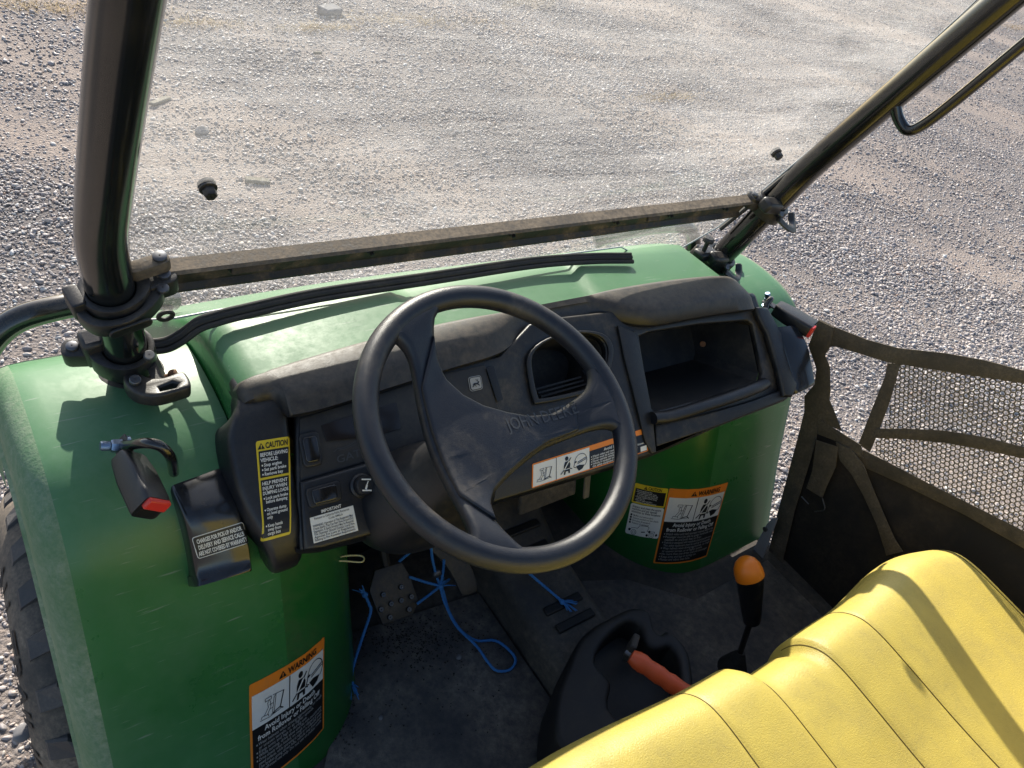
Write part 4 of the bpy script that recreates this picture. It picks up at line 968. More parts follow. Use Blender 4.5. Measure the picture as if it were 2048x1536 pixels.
# right post: upper and lower clamps with their levers half open
for z_, nm in ((1.135, 'u'), (0.985, 'l')):
    lev = [(-0.02, -0.036), (0.0, -0.046), (0.03, -0.05), (0.05, -0.036), (0.062, -0.04), (0.056, -0.056), (0.03, -0.066), (0.0, -0.062), (-0.03, -0.05)]
    wing = (-1, 0.25, 0) if nm == 'u' else (-1, 0.3, 0)
    oR, P2 = clamp(post_pt(1, z_), axR, 1, wing, None)
    c = post_pt(1, z_)
    lv = [c + Vector(q) for q in ((-0.022, -0.040, 0.0), (0.0, -0.052, -0.014), (0.026, -0.052, -0.022), (0.044, -0.036, -0.018), (0.050, -0.022, -0.004))]
    mb = MB(); mb.add(*tube(catmull(lv, 5), 0.013, 4, flat=0.5, up=axR)); part('clamp_lever', mb, 'clamp_black', oR, bevel=0.003, smooth=40)
    mb = MB(); mb.add(*box(c + Vector((-0.035, -0.02, 0.018)), (0.05, 0.028, 0.026), frame_from(axR, (0, 1, 0)))); part('clamp_jaw', mb, 'clamp_black', oR, bevel=0.006)
    mb = MB(); mb.add(*disc(c + Vector((-0.028, -0.045, 0.012)), (0, -0.7, 0.7), 0.006, 0.004, 16)); part('pivot_pin', mb, 'steel', oR, smooth=40)
    if nm == 'l':
        mb = MB(); k0 = c + Vector((-0.065, 0.0, 0.03)); mb.add(*tube([k0, k0 + Vector((0, 0, 0.025))], 0.005, 10)); mb.add(*disc(k0 + Vector((0, 0, 0.022)), (0, 0, 1), 0.012, 0.010, 8)); part('clamp_knob', mb, 'clamp_black', oR, smooth=40)
        mb = MB(); mb.add(*box(c + Vector((-0.055, 0.0, 0.02)), (0.055, 0.03, 0.022))); part('clamp_jaw', mb, 'clamp_black', oR, bevel=0.006)

# ------------------------------------------------------------------ side net on the passenger's side
NX = 0.700
def xz(px, x=NX):
    if px[0] == 'rear': return px[1:]          # out of view, tied to the rear post
    p = atx(px[0], px[1], x); return (p.y, p.z)
def flat_x(loops, x, th, name, m, parent, bevel=0.0006):
    vv, ff = shape2d(loops, th, bevel, 1); mb = MB(); mb.add([(x + p[2], p[0], p[1]) for p in vv], ff); return part(name, mb, m, parent, smooth=40)
fab = [xz(p, NX + 0.012) for p in ((1606, 880), (1637, 852), (1672, 868), (1719, 896), (1781, 936), (1930, 1016), (2048, 1085), (2200, 1170), ('rear', -0.93, 0.895), ('rear', -0.93, 0.48), (2200, 1420), (1900, 1560), (1560, 1420), (1500, 1260), (1527, 1140), (1560, 1030))]
NET = flat_x([fab], NX + 0.012, 0.003, 'side_net', 'net_fabric', VEH)
NET['label'] = 'dusty black side net of fabric, straps and hexagon mesh closing the passenger opening'
STR = [
    ('top_strap', 0.0, [(1637, 638), (1668, 653), (1734, 679), (1797, 696), (1891, 706), (1969, 720), (2048, 741), (2200, 800), ('rear', -0.93, 1.235), ('rear', -0.93, 1.205), (2200, 830), (2048, 767), (1930, 749), (1832, 734), (1773, 724), (1715, 706), (1672, 693), (1655, 694)]),
    ('front_strap', -0.004, [(1637, 640), (1668, 655), (1660, 695), (1650, 710), (1660, 734), (1661, 784), (1659, 800), (1668, 820), (1684, 862), (1655, 850), (1637, 842), (1633, 878), (1621, 921), (1590, 1019), (1559, 1150), (1540, 1230), (1505, 1230), (1527, 1150), (1555, 1027), (1594, 882), (1609, 823), (1609, 792), (1629, 769), (1633, 737), (1617, 691)]),
    ('mesh_border', 0.0015, [(1775, 726), (1801, 728), (1781, 800), (1758, 862), (1740, 904), (1717, 888), (1742, 823), (1770, 753)]),
    ('middle_strap', -0.002, [(1754, 857), (1812, 857), (1891, 861), (1969, 874), (2048, 894), (2200, 935), ('rear', -0.93, 1.075), ('rear', -0.93, 1.05), (2200, 960), (2048, 917), (1969, 900), (1891, 886), (1812, 878), (1747, 876)]),
    ('diagonal_band', 0.003, [(1728, 900), (1781, 927), (1852, 964), (1930, 1003), (2048, 1062), (2200, 1140), ('rear', -0.93, 0.925), ('rear', -0.93, 0.89), (2200, 1176), (2048, 1097), (1930, 1030), (1812, 972), (1734, 937), (1712, 913)]),
    ('rear_strap', -0.003, [('rear', -0.905, 1.26), ('rear', -0.935, 1.26), ('rear', -0.935, 0.46), ('rear', -0.905, 0.46)]),
    ('corner_strap', -0.006, [(1637, 836), (1660, 852), (1687, 868), (1722, 890), (1727, 916), (1695, 902), (1672, 882), (1635, 868)]),
    ('long_strap', -0.010, [(1672, 884), (1703, 898), (1727, 929), (1750, 987), (1789, 1077), (1806, 1103), (1773, 1111), (1754, 1050), (1727, 991), (1703, 948), (1680, 921)]),
    ('buckle_strap', -0.013, [(1633, 880), (1676, 894), (1672, 933), (1652, 976), (1645, 996), (1613, 976), (1625, 941)])]
for nm, o_, l in STR: flat_x([[xz(p, NX + o_) for p in l]], NX + o_, 0.0024, nm, 'strap', NET)
mb = MB(); P_ = [atx(*p, NX - 0.018) for p in ((1603, 993), (1617, 1008), (1613, 980), (1645, 997), (1649, 1019), (1629, 1023))]
mb.add(*tube(P_[:2], 0.0014, 8)); mb.add(*tube(catmull(P_[3:], 4), 0.0014, 8)); part('wire_ring', mb, 'steel', NET)
# hexagon mesh, every cell open
poly = [xz(p, NX + 0.001) for p in ((1783, 726), (1832, 734), (1930, 749), (2048, 767), (2200, 830), ('rear', -0.92, 1.21), ('rear', -0.92, 0.92), (2200, 1145), (2048, 1068), (1930, 1008), (1852, 968), (1745, 908), (1770, 850), (1790, 790))]
def inside(y, z):
    c_ = False; n = len(poly)
    for i in range(n):
        (a, b), (c, d) = poly[i], poly[(i + 1) % n]
        if (b > z) != (d > z) and y < (c - a) * (z - b) / (d - b) + a: c_ = not c_
    return c_
hp = 0.0098; hr = hp / math.sqrt(3); ed = set(); V_ = {}
ylo = min(p[0] for p in poly); yhi = max(p[0] for p in poly); zlo = min(p[1] for p in poly); zhi = max(p[1] for p in poly)
mb = MB()
for j in range(int((zhi - zlo) / (hr * 1.5)) + 2):
    for i in range(int((yhi - ylo) / hp) + 2):
        cy = ylo + (i + 0.5 * (j % 2)) * hp; cz = zlo + j * hr * 1.5
        if not inside(cy, cz): continue
        cs = [(cy + hr * math.sin(k * math.pi / 3), cz + hr * math.cos(k * math.pi / 3)) for k in range(6)]
        for k in range(6):
            a, b = cs[k], cs[(k + 1) % 6]
            key = tuple(sorted(((round(a[0], 4), round(a[1], 4)), (round(b[0], 4), round(b[1], 4)))))
            if key in ed: continue
            ed.add(key); ln = math.hypot(b[0] - a[0], b[1] - a[1]); ny, nz = -(b[1] - a[1]) / ln * 0.0010, (b[0] - a[0]) / ln * 0.0010
            sag = lambda y, z: NX + 0.003 + 0.004 * math.sin(9 * y + 4 * z)
            q0 = [(sag(*a) - 0.0006, a[0] + ny, a[1] + nz), (sag(*a) - 0.0006, a[0] - ny, a[1] - nz), (sag(*b) - 0.0006, b[0] - ny, b[1] - nz), (sag(*b) - 0.0006, b[0] + ny, b[1] + nz)]
            mb.add(q0 + [(p[0] + 0.0012, p[1], p[2]) for p in q0], [(0, 1, 2, 3), (7, 6, 5, 4), (0, 3, 7, 4), (1, 5, 6, 2)])
o = part('hexagon_mesh', mb, 'net_mesh', NET, smooth=0, weld=False); o['kind'] = 'stuff'
# grey sill plate at the foot of the right fender
mb = MB(); pl = [atx(*p, 0.66) for p in ((1546, 1036), (1534, 1048), (1500, 1112), (1490, 1130), (1521, 1130), (1556, 1036))]
vv, ff = shape2d([[(p.y, p.z) for p in pl]], 0.004, 0.001, 1); mb.add([(0.66 + p[2], p[0], p[1]) for p in vv], ff); o = part('sill_plate', mb, 'grey_plate', smooth=30)
for px in ((1531, 1058), (1508, 1104)):
    q = MB(); q.add(*disc(atx(*px, 0.657), (-1, 0, 0), 0.006, 0.004, 14)); part('plate_bolt', q, 'steel', o, smooth=30)

# ------------------------------------------------------------------ bench seat
def seat_front(x):       # how far each panel's front edge is set back
    rec = ss(0.025, 0.055, x) * (1 - ss(0.150, 0.180, x))
    return 0.028 * rec + 0.018 * ss(0.13, 0.17, x) * (1 - ss(0.30, 0.5, x)) + 0.030 * ss(0.50, 0.66, abs(x)) - 0.024 * ss(0.03, -0.30, x) * ss(-0.66, -0.5, x)
SEAM = [-0.60, -0.065, 0.042, 0.170, 0.285, 0.60]
def seat_pt(x, s):
    prof_ = SPR; k = s * (len(prof_) - 1); i = min(int(k), len(prof_) - 2); p = prof_[i].lerp(prof_[i + 1], k - i)
    y = p.y; z = p.z; fade = max(0, min(1, (y + 0.62) / 0.25))
    y -= seat_front(x) * fade
    rec = ss(0.025, 0.055, x) * (1 - ss(0.150, 0.180, x))
    if z > 0.72: z -= 0.007 * rec * fade
    g_ = 0
    for q in SEAM: g_ += math.exp(-((x - q) / 0.0045) ** 2)
    bul = 0.0
    for a, b in zip(SEAM, SEAM[1:]):
        if a < x < b: bul = 0.0012 * (1 - ((x - (a + b) / 2) / ((b - a) / 2)) ** 2)
    bol = 0.001 * (math.exp(-((x + 0.012) / 0.045) ** 2) + math.exp(-((x - 0.228) / 0.05) ** 2)) * fade
    if z > 0.70: z += bul + bol - 0.002 * g_
    if abs(x) > 0.60: z -= 0.10 * ((abs(x) - 0.60) / 0.05) ** 2 if z > 0.7 else 0
    return Vector((x, y, z))
SPR = catmull([(0, -0.345, 0.620), (0, -0.305, 0.635), (0, -0.278, 0.680), (0, -0.272, 0.730), (0, -0.284, 0.775), (0, -0.312, 0.804), (0, -0.350, 0.812), (0, -0.42, 0.806), (0, -0.52, 0.795), (0, -0.62, 0.790), (0, -0.72, 0.796), (0, -0.80, 0.81)], 5)
xs_ = sorted(set([round(-0.65 + 1.30 * i / 110, 4) for i in range(111)] + [round(q + d, 4) for q in SEAM for d in (-0.008, -0.004, 0.0, 0.004, 0.008)]))
ss_ = [i / 55 for i in range(56)]
v, f = grid(seat_pt, xs_, ss_); mb = MB(); mb.add(v, f)
SEAT = part('bench_seat', mb, 'yellow_vinyl', smooth=180)
for q in SEAM:
    mb = MB(); mb.add(*tube([seat_pt(q, i / 60) + Vector((0, -0.0004, 0.0006)) for i in range(18, 61)], 0.0009, 6)); part('seam', mb, 'seam', SEAT)
mb = MB(); v, f = grid(lambda x, s: Vector((x, -0.80 - 0.10 * s - 0.03 * math.cos(x * 9) * 0, 0.80 + 0.46 * s)) + Vector((0, 0.05 * math.sin(math.pi * min(1, s * 1.0)), 0)), [-0.64 + 1.28 * i / 40 for i in range(41)], [i / 16 for i in range(17)])
mb.add(v, f); v, f = grid(lambda x, s: Vector((x, -0.93 - 0.06 * s, 0.80 + 0.46 * s)), [-0.64 + 1.28 * i / 4 for i in range(5)], [0, 1]); mb.add(v, f)
mb.add([(-0.64, -0.90, 1.26), (0.64, -0.90, 1.26), (0.64, -0.99, 1.26), (-0.64, -0.99, 1.26)], [(0, 1, 2, 3)])
part('seat_back', mb, 'yellow_vinyl', smooth=50)
mb = MB(); mb.add(*box((0, -0.60, 0.60), (1.26, 0.46, 0.36))); part('seat_base', mb, 'console_black', bevel=0.02)

# ------------------------------------------------------------------ floor, tunnel, console
mb = MB(); mb.add(*box((0, 0.02, 0.395), (1.44, 0.88, 0.03))); part('floor_pan', mb, 'floor_plastic', bevel=0.004)
mb = MB(); fm = [(-0.36, 0.10), (-0.30, 0.19), (-0.03, 0.16), (-0.035, -0.40), (-0.66, -0.40), (-0.66, -0.02), (-0.45, -0.02)]
vv, ff = shape2d([smooth2(fm, 1)], 0.008, 0.003, 1); mb.add([(p[0], p[1], p[2] + 0.415) for p in vv], ff); part('floor_mat', mb, 'floor_mat', smooth=40)
mb = MB(); fm = [(0.40, -0.06), (0.29, 0.05), (0.17, 0.10), (0.16, -0.42), (0.66, -0.42), (0.66, -0.06)]
vv, ff = shape2d([fm], 0.006, 0.002, 1); mb.add([(p[0], p[1], p[2] + 0.414) for p in vv], ff); part('floor_mat', mb, 'floor_mat', smooth=40)
mb = MB(); V_ = []
TUN = [(-0.028, 0.405), (-0.026, 0.47), (-0.020, 0.492), (-0.006, 0.500), (0.06, 0.502), (0.112, 0.500), (0.126, 0.492), (0.132, 0.47), (0.136, 0.405)]
for y in (0.44, 0.30, 0.15, 0.0, -0.15, -0.42):
    k = max(0, (y - 0.1)) * 0.5
    V_ += [(a, y, b + (k if b > 0.45 else 0)) for a, b in TUN]
m = len(TUN); mb.add(V_, [(i * m + j, i * m + j + 1, (i + 1) * m + j + 1, (i + 1) * m + j) for i in range(5) for j in range(m - 1)])
TN = part('centre_tunnel', mb, 'floor_plastic', smooth=50)
for i in range(6):
    q = MB(); y = 0.185 - 0.040 * i; q.add(*box((0.055, y, 0.506 + max(0, y - 0.1) * 0.5), (0.09, 0.018, 0.008))); part('tunnel_rib', q, 'console_black', TN, bevel=0.003)
# moulded housing of the parking brake: a rounded tray with a deep trough
ho = [atz(*p, 0.60) for p in ((1152, 1300), (1170, 1258), (1198, 1231), (1236, 1212), (1275, 1198), (1308, 1207), (1319, 1240), (1332, 1252), (1346, 1246), (1375, 1270), (1394, 1312), (1395, 1420), (1300, 1480), (1150, 1470), (1128, 1380))]
hi = [atz(*p, 0.60) for p in ((1222, 1258), (1262, 1226), (1290, 1232), (1300, 1264), (1325, 1282), (1352, 1278), (1370, 1315), (1368, 1400), (1290, 1430), (1235, 1390), (1238, 1340), (1205, 1300))]
vv, ff = shape2d([smooth2([(p.x, p.y) for p in ho], 3), smooth2([(p.x, p.y) for p in hi], 3)], 0.12, 0.010, 3)
mb = MB(); mb.add([(p[0], p[1], p[2] + 0.508 + 0.10 * (p[0] - 0.05)) for p in vv], ff)
BH = part('brake_housing', mb, 'console_black', smooth=50)
mb = MB(); vv, ff = shape2d([smooth2([(p.x, p.y) for p in hi], 3)], 0.01, 0.0); mb.add([(p[0], p[1], p[2] + 0.512) for p in vv], ff); part('housing_trough', mb, 'console_black', BH)
mb = MB(); p = atz(1262, 1296, 0.57); mb.add(*box(p, (0.030, 0.012, 0.05), Matrix.Rotation(0.6, 3, 'Z'))); part('lever_slot', mb, 'floor_plastic', BH, bevel=0.003)
# red parking brake grip
g0 = atz(1262, 1312, 0.605); g1 = atz(1350, 1372, 0.60)
dirg = (g1 - g0).normalized(); mb = MB(); P_ = [g0 + dirg * (0.11 * k / 10) for k in range(11)]
mb.add(*tube(P_, [0.011, 0.0145] + [0.0145 + 0.0012 * math.cos(k * 2.4) for k in range(9)], 16, up=(0, 0, 1), flat=1.1)); BG = part('brake_grip', mb, 'red_handle', smooth=60)
q = MB(); q.add(*tube([g0 - dirg * 0.002, g0 - dirg * 0.012], 0.0045, 10)); part('grip_button', q, 'steel', BG)
# shift lever
k0 = aty(1500, 1152, -0.15); k1 = atz(1503, 1228, 0.575); k2 = atz(1478, 1312, 0.455)
ax_ = (k0 - k1).normalized()
mb = MB(); mb.add(*tube([k2, k1 - ax_ * 0.01], 0.006, 12)); SH = part('shift_lever', mb, 'gloss_black')
mb = MB(); mb.add(*tube([k2 - Vector((0.004, 0.006, 0.045)), k2 - Vector((0.003, 0.004, 0.028)), k2 - Vector((0, 0, 0.004)), k2 + Vector((0.001, 0.001, 0.012))], [0.034, 0.028, 0.016, 0.008], 20)); part('shift_boot', mb, 'rubber', SH, smooth=60)
mb = MB(); mb.add(*tube([k1 - ax_ * 0.022, k1 - ax_ * 0.018, k1 + ax_ * 0.01, k0 - ax_ * 0.012, k0 + ax_ * 0.004], [0.013, 0.0165, 0.0195, 0.025, 0.0245], 24)); part('shift_grip', mb, 'dirty_plastic', SH, smooth=60)
mb = MB(); M = frame_from(ax_, (0, 1, 0)) @ Matrix.Rotation(R(-18), 3, 'X')
V_ = []; rings_ = [(1.0, 0.0), (0.99, 0.25), (0.90, 0.55), (0.72, 0.78), (0.45, 0.94), (0.15, 1.0), (0.001, 1.0)]
for r_, h_ in rings_:
    for k in range(24): V_.append(k0 - ax_ * 0.002 + M @ Vector((0.0275 * r_ * math.cos(k * math.pi / 12), 0.0275 * r_ * math.sin(k * math.pi / 12), 0.041 * h_)))
mb.add(V_, [(i * 24 + k, i * 24 + (k + 1) % 24, (i + 1) * 24 + (k + 1) % 24, (i + 1) * 24 + k) for i in range(6) for k in range(24)] + [tuple(range(24))])
part('shift_knob', mb, 'orange_knob', SH, smooth=70)

# ------------------------------------------------------------------ pedals
PN = Vector((0, -0.62, 0.78)).normalized(); PV = Vector((0, 0.78, 0.62)).normalized()
def pedal_loop(px, o): return [((atp(*p, o, PN) - o).dot(DU), (atp(*p, o, PN) - o).dot(PV)) for p in px]
o0 = Vector((-0.228, 0.185, 0.515))
mb = MB(); v, f = slab([pedal_loop(((747, 1140), (801, 1124), (819, 1154), (835, 1203), (823, 1230), (763, 1250), (736, 1182)), o0)], o0, DU, PV, PN, 0.006, 0.002, 2); mb.add(v, f); BP = part('brake_pedal', mb, 'dirty_plastic', smooth=40)
for a, b in ((365, 760), (445, 725), (355, 825), (400, 800), (445, 785), (490, 768), (480, 825), (395, 860)):
    p = atp(600 + .4467 * a, 850 + .4467 * b, o0, PN); q = MB(); q.add(*disc(p + PN * 0.005, PN, 0.0052, 0.005, 12)); part('stud', q, 'gloss_black', BP, smooth=40)
mb = MB(); mb.add(*tube([o0 + Vector((0, 0.015, 0.0)), o0 + Vector((0.0, 0.10, 0.10)), (-0.228, 0.36, 0.72)], 0.009, 8)); part('pedal_arm', mb, 'console_black', BP)
o1 = Vector((-0.13, 0.20, 0.56))
mb = MB(); v, f = slab([smooth2(pedal_loop(((851, 1078), (886, 1087), (930, 1118), (950, 1160), (951, 1182), (936, 1190), (921, 1190), (910, 1165), (886, 1127), (858, 1100)), o1), 2)], o1, DU, PV, PN, 0.006, 0.002, 2); mb.add(v, f); part('throttle_pedal', mb, 'dirty_plastic', smooth=40)
mb = MB(); mb.add(*lump(atz(872, 1143, 0.52), (0.010, 0.010, 0.010), 0, 3)); part('pedal_stop', mb, 'steel')

# loose wire and connector under the dash
c0 = atz(650, 1118, 0.70)
mb = MB(); mb.add(*box(c0, (0.022, 0.018, 0.030), Matrix.Rotation(0.5, 3, 'Y') @ Matrix.Rotation(0.5, 3, 'X'))); CN = part('wire_connector', mb, 'gloss_black', bevel=0.002)
mb = MB(); mb.add(*tube(catmull([atz(*p, 0.70) for p in ((660, 1120), (690, 1112), (718, 1111), (728, 1116), (722, 1124), (690, 1122), (660, 1122))], 6), 0.0014, 8)); part('loose_wire', mb, 'wire', CN)
mb = MB(); mb.add(*tube(catmull([c0 + Vector((0.0, 0.01, 0.012)), c0 + Vector((0.02, 0.03, 0.03)), c0 + Vector((0.03, 0.07, 0.09))], 5), 0.006, 8)); part('wire_loom', mb, 'rubber', CN)

# ------------------------------------------------------------------ front wheels
WC = Vector((0.655, 0.43, 0.315)); TR = 0.318
tprof = [(-0.085, 0.155), (-0.118, 0.185), (-0.133, 0.222), (-0.131, 0.255), (-0.117, 0.284), (-0.088, 0.301), (-0.04, 0.306), (0.0, 0.307), (0.04, 0.306), (0.088, 0.301), (0.117, 0.284), (0.131, 0.255), (0.133, 0.222), (0.118, 0.185), (0.085, 0.155)]
tp = catmull([(a, b, 0) for a, b in tprof], 3)
def wheel_at(sg, yy, steer, lettered):
    M = Matrix.Rotation(-steer, 3, 'Z'); c = Vector((sg * WC.x, yy, WC.z))
    T_ = lambda x, r_, a: c + M @ Vector((x, r_ * math.sin(a), r_ * math.cos(a)))
    mb = MB(); v, f = grid(lambda a, p: T_(p.x, p.y, a), [2 * math.pi * k / 72 for k in range(72)], tp, close_u=True); mb.add(v, f)
    o = part('wheel', mb, 'tyre', smooth=60)
    mb = MB(); v, f = grid(lambda a, p: T_(p[0], p[1], a), [2 * math.pi * k / 40 for k in range(40)], [(sg * 0.09, 0.157), (sg * 0.085, 0.15), (sg * 0.05, 0.13), (sg * 0.045, 0.06), (sg * 0.07, 0.05), (sg * 0.07, 0.001)], close_u=True); mb.add(v, f); part('rim', mb, 'ink_yellow', o, smooth=30)
    if not lettered:
        return o
    nl = 24; rr = random.Random(5)
    for k in range(nl):
        for row in range(4):
            a0 = 2 * math.pi * (k + (0.5 if row % 2 else 0)) / nl; xw = (sg * 0.094, sg * 0.046, -sg * 0.010, -sg * 0.070)[row]; w2 = (0.034, 0.026, 0.028, 0.034)[row] / 2 * 1.35; da = (0.125, 0.10, 0.10, 0.12)[row]
            V_ = []; sk = (0.25, -0.5, 0.5, 0.25)[row]
            for h_, kk in ((-0.012, 1.0), (0.010, 0.92), (0.0155, 0.80)):
                for ux, ua in ((-1, -1), (1, -1), (1, 0.3), (0.35, 1), (-1, 1)):
                    x = xw + ux * w2 * kk; base = lerp([(p.x, p.y) for p in tp[9:-8]], x) if abs(x) < 0.118 else 0.272
                    V_.append(T_(x, base + h_ - (0.010 if abs(x) > 0.108 else 0), a0 + (ua + sk * ux) * da / 2 * kk))
            mb = MB(); mb.add(V_, [(i * 5 + j, i * 5 + (j + 1) % 5, (i + 1) * 5 + (j + 1) % 5, (i + 1) * 5 + j) for i in range(2) for j in range(5)] + [tuple(10 + j for j in range(5))])
            part('lug', mb, 'tyre_lug', o, smooth=0, bevel=0.0)
    # raised lettering round the shoulder of the sidewall
    side = [p for p in tp if p.x * sg > 0.10 and p.y > 0.2]
    def sw(r_):
        tab = sorted((p.y, p.x) for p in side); return lerp(tab, r_)
    for word, aa, wd in (('ALL TRAIL II', 0.05, 0.31),):
        v, f = text2d(word, 0.012); xm = max(p[0] for p in v); mb = MB(); kx = wd / xm
        mb.add([T_(sw(0.232 + p[1] * kx * 1.0) + sg * 0.0030, 0.232 + p[1] * kx * 1.0, aa + sg * (p[0] * kx) / 0.25) for p in v], f); part('sidewall_lettering', mb, 'tyre_letter', o, smooth=0)['kind'] = 'stuff'
    mb = MB()      # moulding whiskers
    for k in range(60):
        a = 2 * math.pi * k / 60 + rr.uniform(-.03, .03); r_ = 0.205 + rr.uniform(-.012, .012); p0 = T_(sw(r_) if r_ > 0.2 else sg * 0.12, r_, a); d = (M @ Vector((sg, rr.uniform(-.5, .5), rr.uniform(-.5, .5)))).normalized() * rr.uniform(0.006, 0.012)
        mb.add(*tube([p0, p0 + d], 0.0005, 4))
    part('moulding_whiskers', mb, 'tyre_letter', o, smooth=0)
    return o
wheel_at(-1, WC.y, R(4), True)
wheel_at(1, WC.y, R(7), False)
for sg in (-1, 1): wheel_at(sg, -1.45, 0, False)
mb = MB(); mb.add(*box((0, -0.35, 0.34), (0.60, 2.6, 0.10))); mb.add(*box((0, 0.60, 0.36), (0.55, 0.50, 0.20))); part('chassis', mb, 'console_black', bevel=0.02)

# ------------------------------------------------------------------ stickers and printed marks
def rows(s, lines, x, y, dy, size, m=WH, k=2, bold=0.012, wmax=None, slant=0.0, bullets=False):
    for t_ in lines:
        if t_:
            bu = t_.startswith('*'); txt = t_.lstrip('*').strip()
            if bu: s.ell(x - size * 0.35, y + size * 0.3, size * 0.16, size * 0.2, m, k, 8)
            v, f = text2d(txt, bold); w_ = max(p[0] for p in v) * size * 0.84
            s.text(txt, x, y, size, m, k, width=min(w_, wmax) if wmax else w_, bold=bold, slant=slant)
        y -= dy
# caution sticker on the end column
c4 = [hit(*p, CBVH) or (D0 + DU * dp(*p)[0] + DV * dp(*p)[1]) for p in ((511, 883), (578, 873), (581, 1068), (513, 1084))]
s = Sticker(quad_surf(*c4, DN, CBVH), 70, 205)
s.round(0, 0, 70, 205, 5, YE, 0); s.rect(4, 128, 66, 183, K, 1); s.rect(4, 6, 66, 123, K, 1)
s.tri(10, 187, 13, 1, K, YE); s.text('CAUTION', 18.5, 187.5, 17, K, 1, width=46, bold=0.03)
rows(s, ['BEFORE LEAVING', 'VEHICLE:'], 6.5, 171, 11, 11, bold=0.02, wmax=57); rows(s, ['*Stop engine', '*Set park brake', '*Remove key'], 13, 150, 9.4, 9.5, bold=0.02)
rows(s, ['HELP PREVENT', 'INJURY WHEN', 'DUMPING LOADS'], 6.5, 112, 10, 10, bold=0.02, wmax=57)
rows(s, ['*Lock park brake', 'before dumping', '', '*Operate dump', 'on level ground', 'only', '', '*Keep hands', 'away from', 'cargo box'], 12, 82, 8.0, 9.2, bold=0.02, wmax=52)
s.done('caution_sticker', DASH, 'tall black and yellow caution sticker about leaving the vehicle')
# service charge sticker on the pod
c4 = [hit(*p, PBVH) for p in ((383, 1075), (491, 1043), (498, 1084), (396, 1118))]
s = Sticker(quad_surf(*c4, DN, PBVH), 112, 44)
s.round(0, 0, 112, 44, 5, WH, 0); s.round(1.6, 1.6, 110.4, 42.4, 4, K, 1)
for i, tx in enumerate(('CHARGES FOR PICK-UP AND/OR', 'DELIVERY AND SERVICE CALLS', 'ARE NOT COVERED BY WARRANTY')): s.text(tx, 56, 29.5 - 12 * i, 12, WH, 2, width=(98, 98, 103)[i], align='c', bold=0.03)
s.done('charges_sticker', PODL, 'small black sticker about pick-up and service charges')
# important sticker
def dq(l, off): return [D0 + DU * a + DV * b + DN * off for a, b in dpl(l, off)]
s = Sticker(quad_surf(*dq(((617, 1024), (703, 999), (716, 1061), (627, 1087)), 0.011), DN), 90, 68)
s.rect(0, 0, 90, 68, K, 0); s.rect(0, 0, 90, 55, WH, 1)
s.text('IMPORTANT', 45, 58, 10, WH, 1, width=42, align='c', bold=0.02)
rows(s, ['Pursuant to California Public Resources'], 8, 48, 7, 6.6, K, 2, 0.006, 72); rows(s, ['Code 4442.6:'], 36, 41, 7, 6.6, K, 2, 0.006, 30)
rows(s, ['WARNING: Operation of This Equipment May', 'Create Sparks That Can Start Fires Around Dry', 'Vegetation. A Spark Arrestor May be Required.', 'The Operator Should Contact Local Fire', 'Agencies For Laws or Regulations', 'Relating to Fire Prevention Requirements.'], 3, 33, 6, 7.0, K, 2, 0.008, 82)
s.done('important_sticker', DASH, 'white printed fire warning sticker headed important')
# warning sticker on the centre panel
s = Sticker(quad_surf(*dq(((1064, 928), (1294, 855), (1296, 902), (1063, 977)), 0.0002), DN), 240, 48)
s.round(0, 0, 240, 48, 3, OR, 0); s.rect(2, 2, 112, 45, WH, 1); s.rect(112, 2, 237, 37, K, 1); s.rect(45, 2, 46, 45, K, 2)
s.rollover(22, 9, 28, 2); s.belted(65, 6, 36, 2); s.helmet(94, 5, 34, 2)
s.tri(168, 38.5, 7.5, 1, K, OR); s.text('WARNING', 175, 39, 9.5, K, 1, width=36, bold=0.03)
s.text('Avoid Injury or Death', 174, 29, 8.5, WH, 2, width=64, align='c', bold=0.015)
rows(s, ['*Watch video and read operator manual.', '*Driver must be at least 16 years old with driver license.', '*Never operate vehicle under influence of drugs.', '*Vehicle is equipped with overhead protection,', 'this safety equipment must be used.'], 118, 22.5, 4.9, 6.0, WH, 2, 0.012, 112)
s.rect(222, 3, 236, 13, WH, 2)
s.done('warning_sticker', DASH, 'long orange edged warning sticker on the centre of the dashboard')
def big_warning(surf, name, parent, label, lines):
    s = Sticker(surf, 150, 190, 0.0008)
    s.round(0, 0, 150, 190, 3, OR, 0); s.rect(4, 108, 146, 168, WH, 1); s.rect(4, 4, 146, 108, K, 1); s.rect(70, 108, 71.6, 168, K, 2)
    s.tri(58, 172, 12, 1, K, OR); s.text('WARNING', 68, 172.5, 16, K, 1, width=60, bold=0.03)
    s.rollover(38, 116, 42, 2); s.belted(92, 111, 52, 2); s.helmet(126, 112, 50, 2)
    s.text('Avoid Injury or Death', 75, 96, 13, WH, 2, width=100, align='c', bold=0.02); s.text('from Rollover or Falling Off', 75, 84, 13, WH, 2, width=124, align='c', bold=0.02)
    rows(s, lines, 14, 75, 7.3, 8.2, GR, 2, 0.006, 128)
    s.done(name, parent, label)
fend = {o.get('label'): o for o in VEH.children if o.name.startswith('fender') and o.get('label')}
fl = [o for l, o in fend.items() if 'left' in l][0]; fr_ = [o for l, o in fend.items() if 'right' in l][0]
c4 = [hit(*p, FBVH[-1]) for p in ((498, 1370), (648, 1272), (647, 1456), (503, 1582))]
LW = ['*Wear helmets when driving aggressively, on rough', 'or uneven terrain, or at higher speeds.', '*Keep arms and legs in during use.', '*While turning, drive slow and do not accelerate.', '*Drive slowly when loaded, on rough or slippery ground,', 'paved surfaces, while operating at night or in unfamiliar areas.', '*Use brakes going down hills, vehicle may freewheel.', 'For off-road use only. Do not use on public roads.']
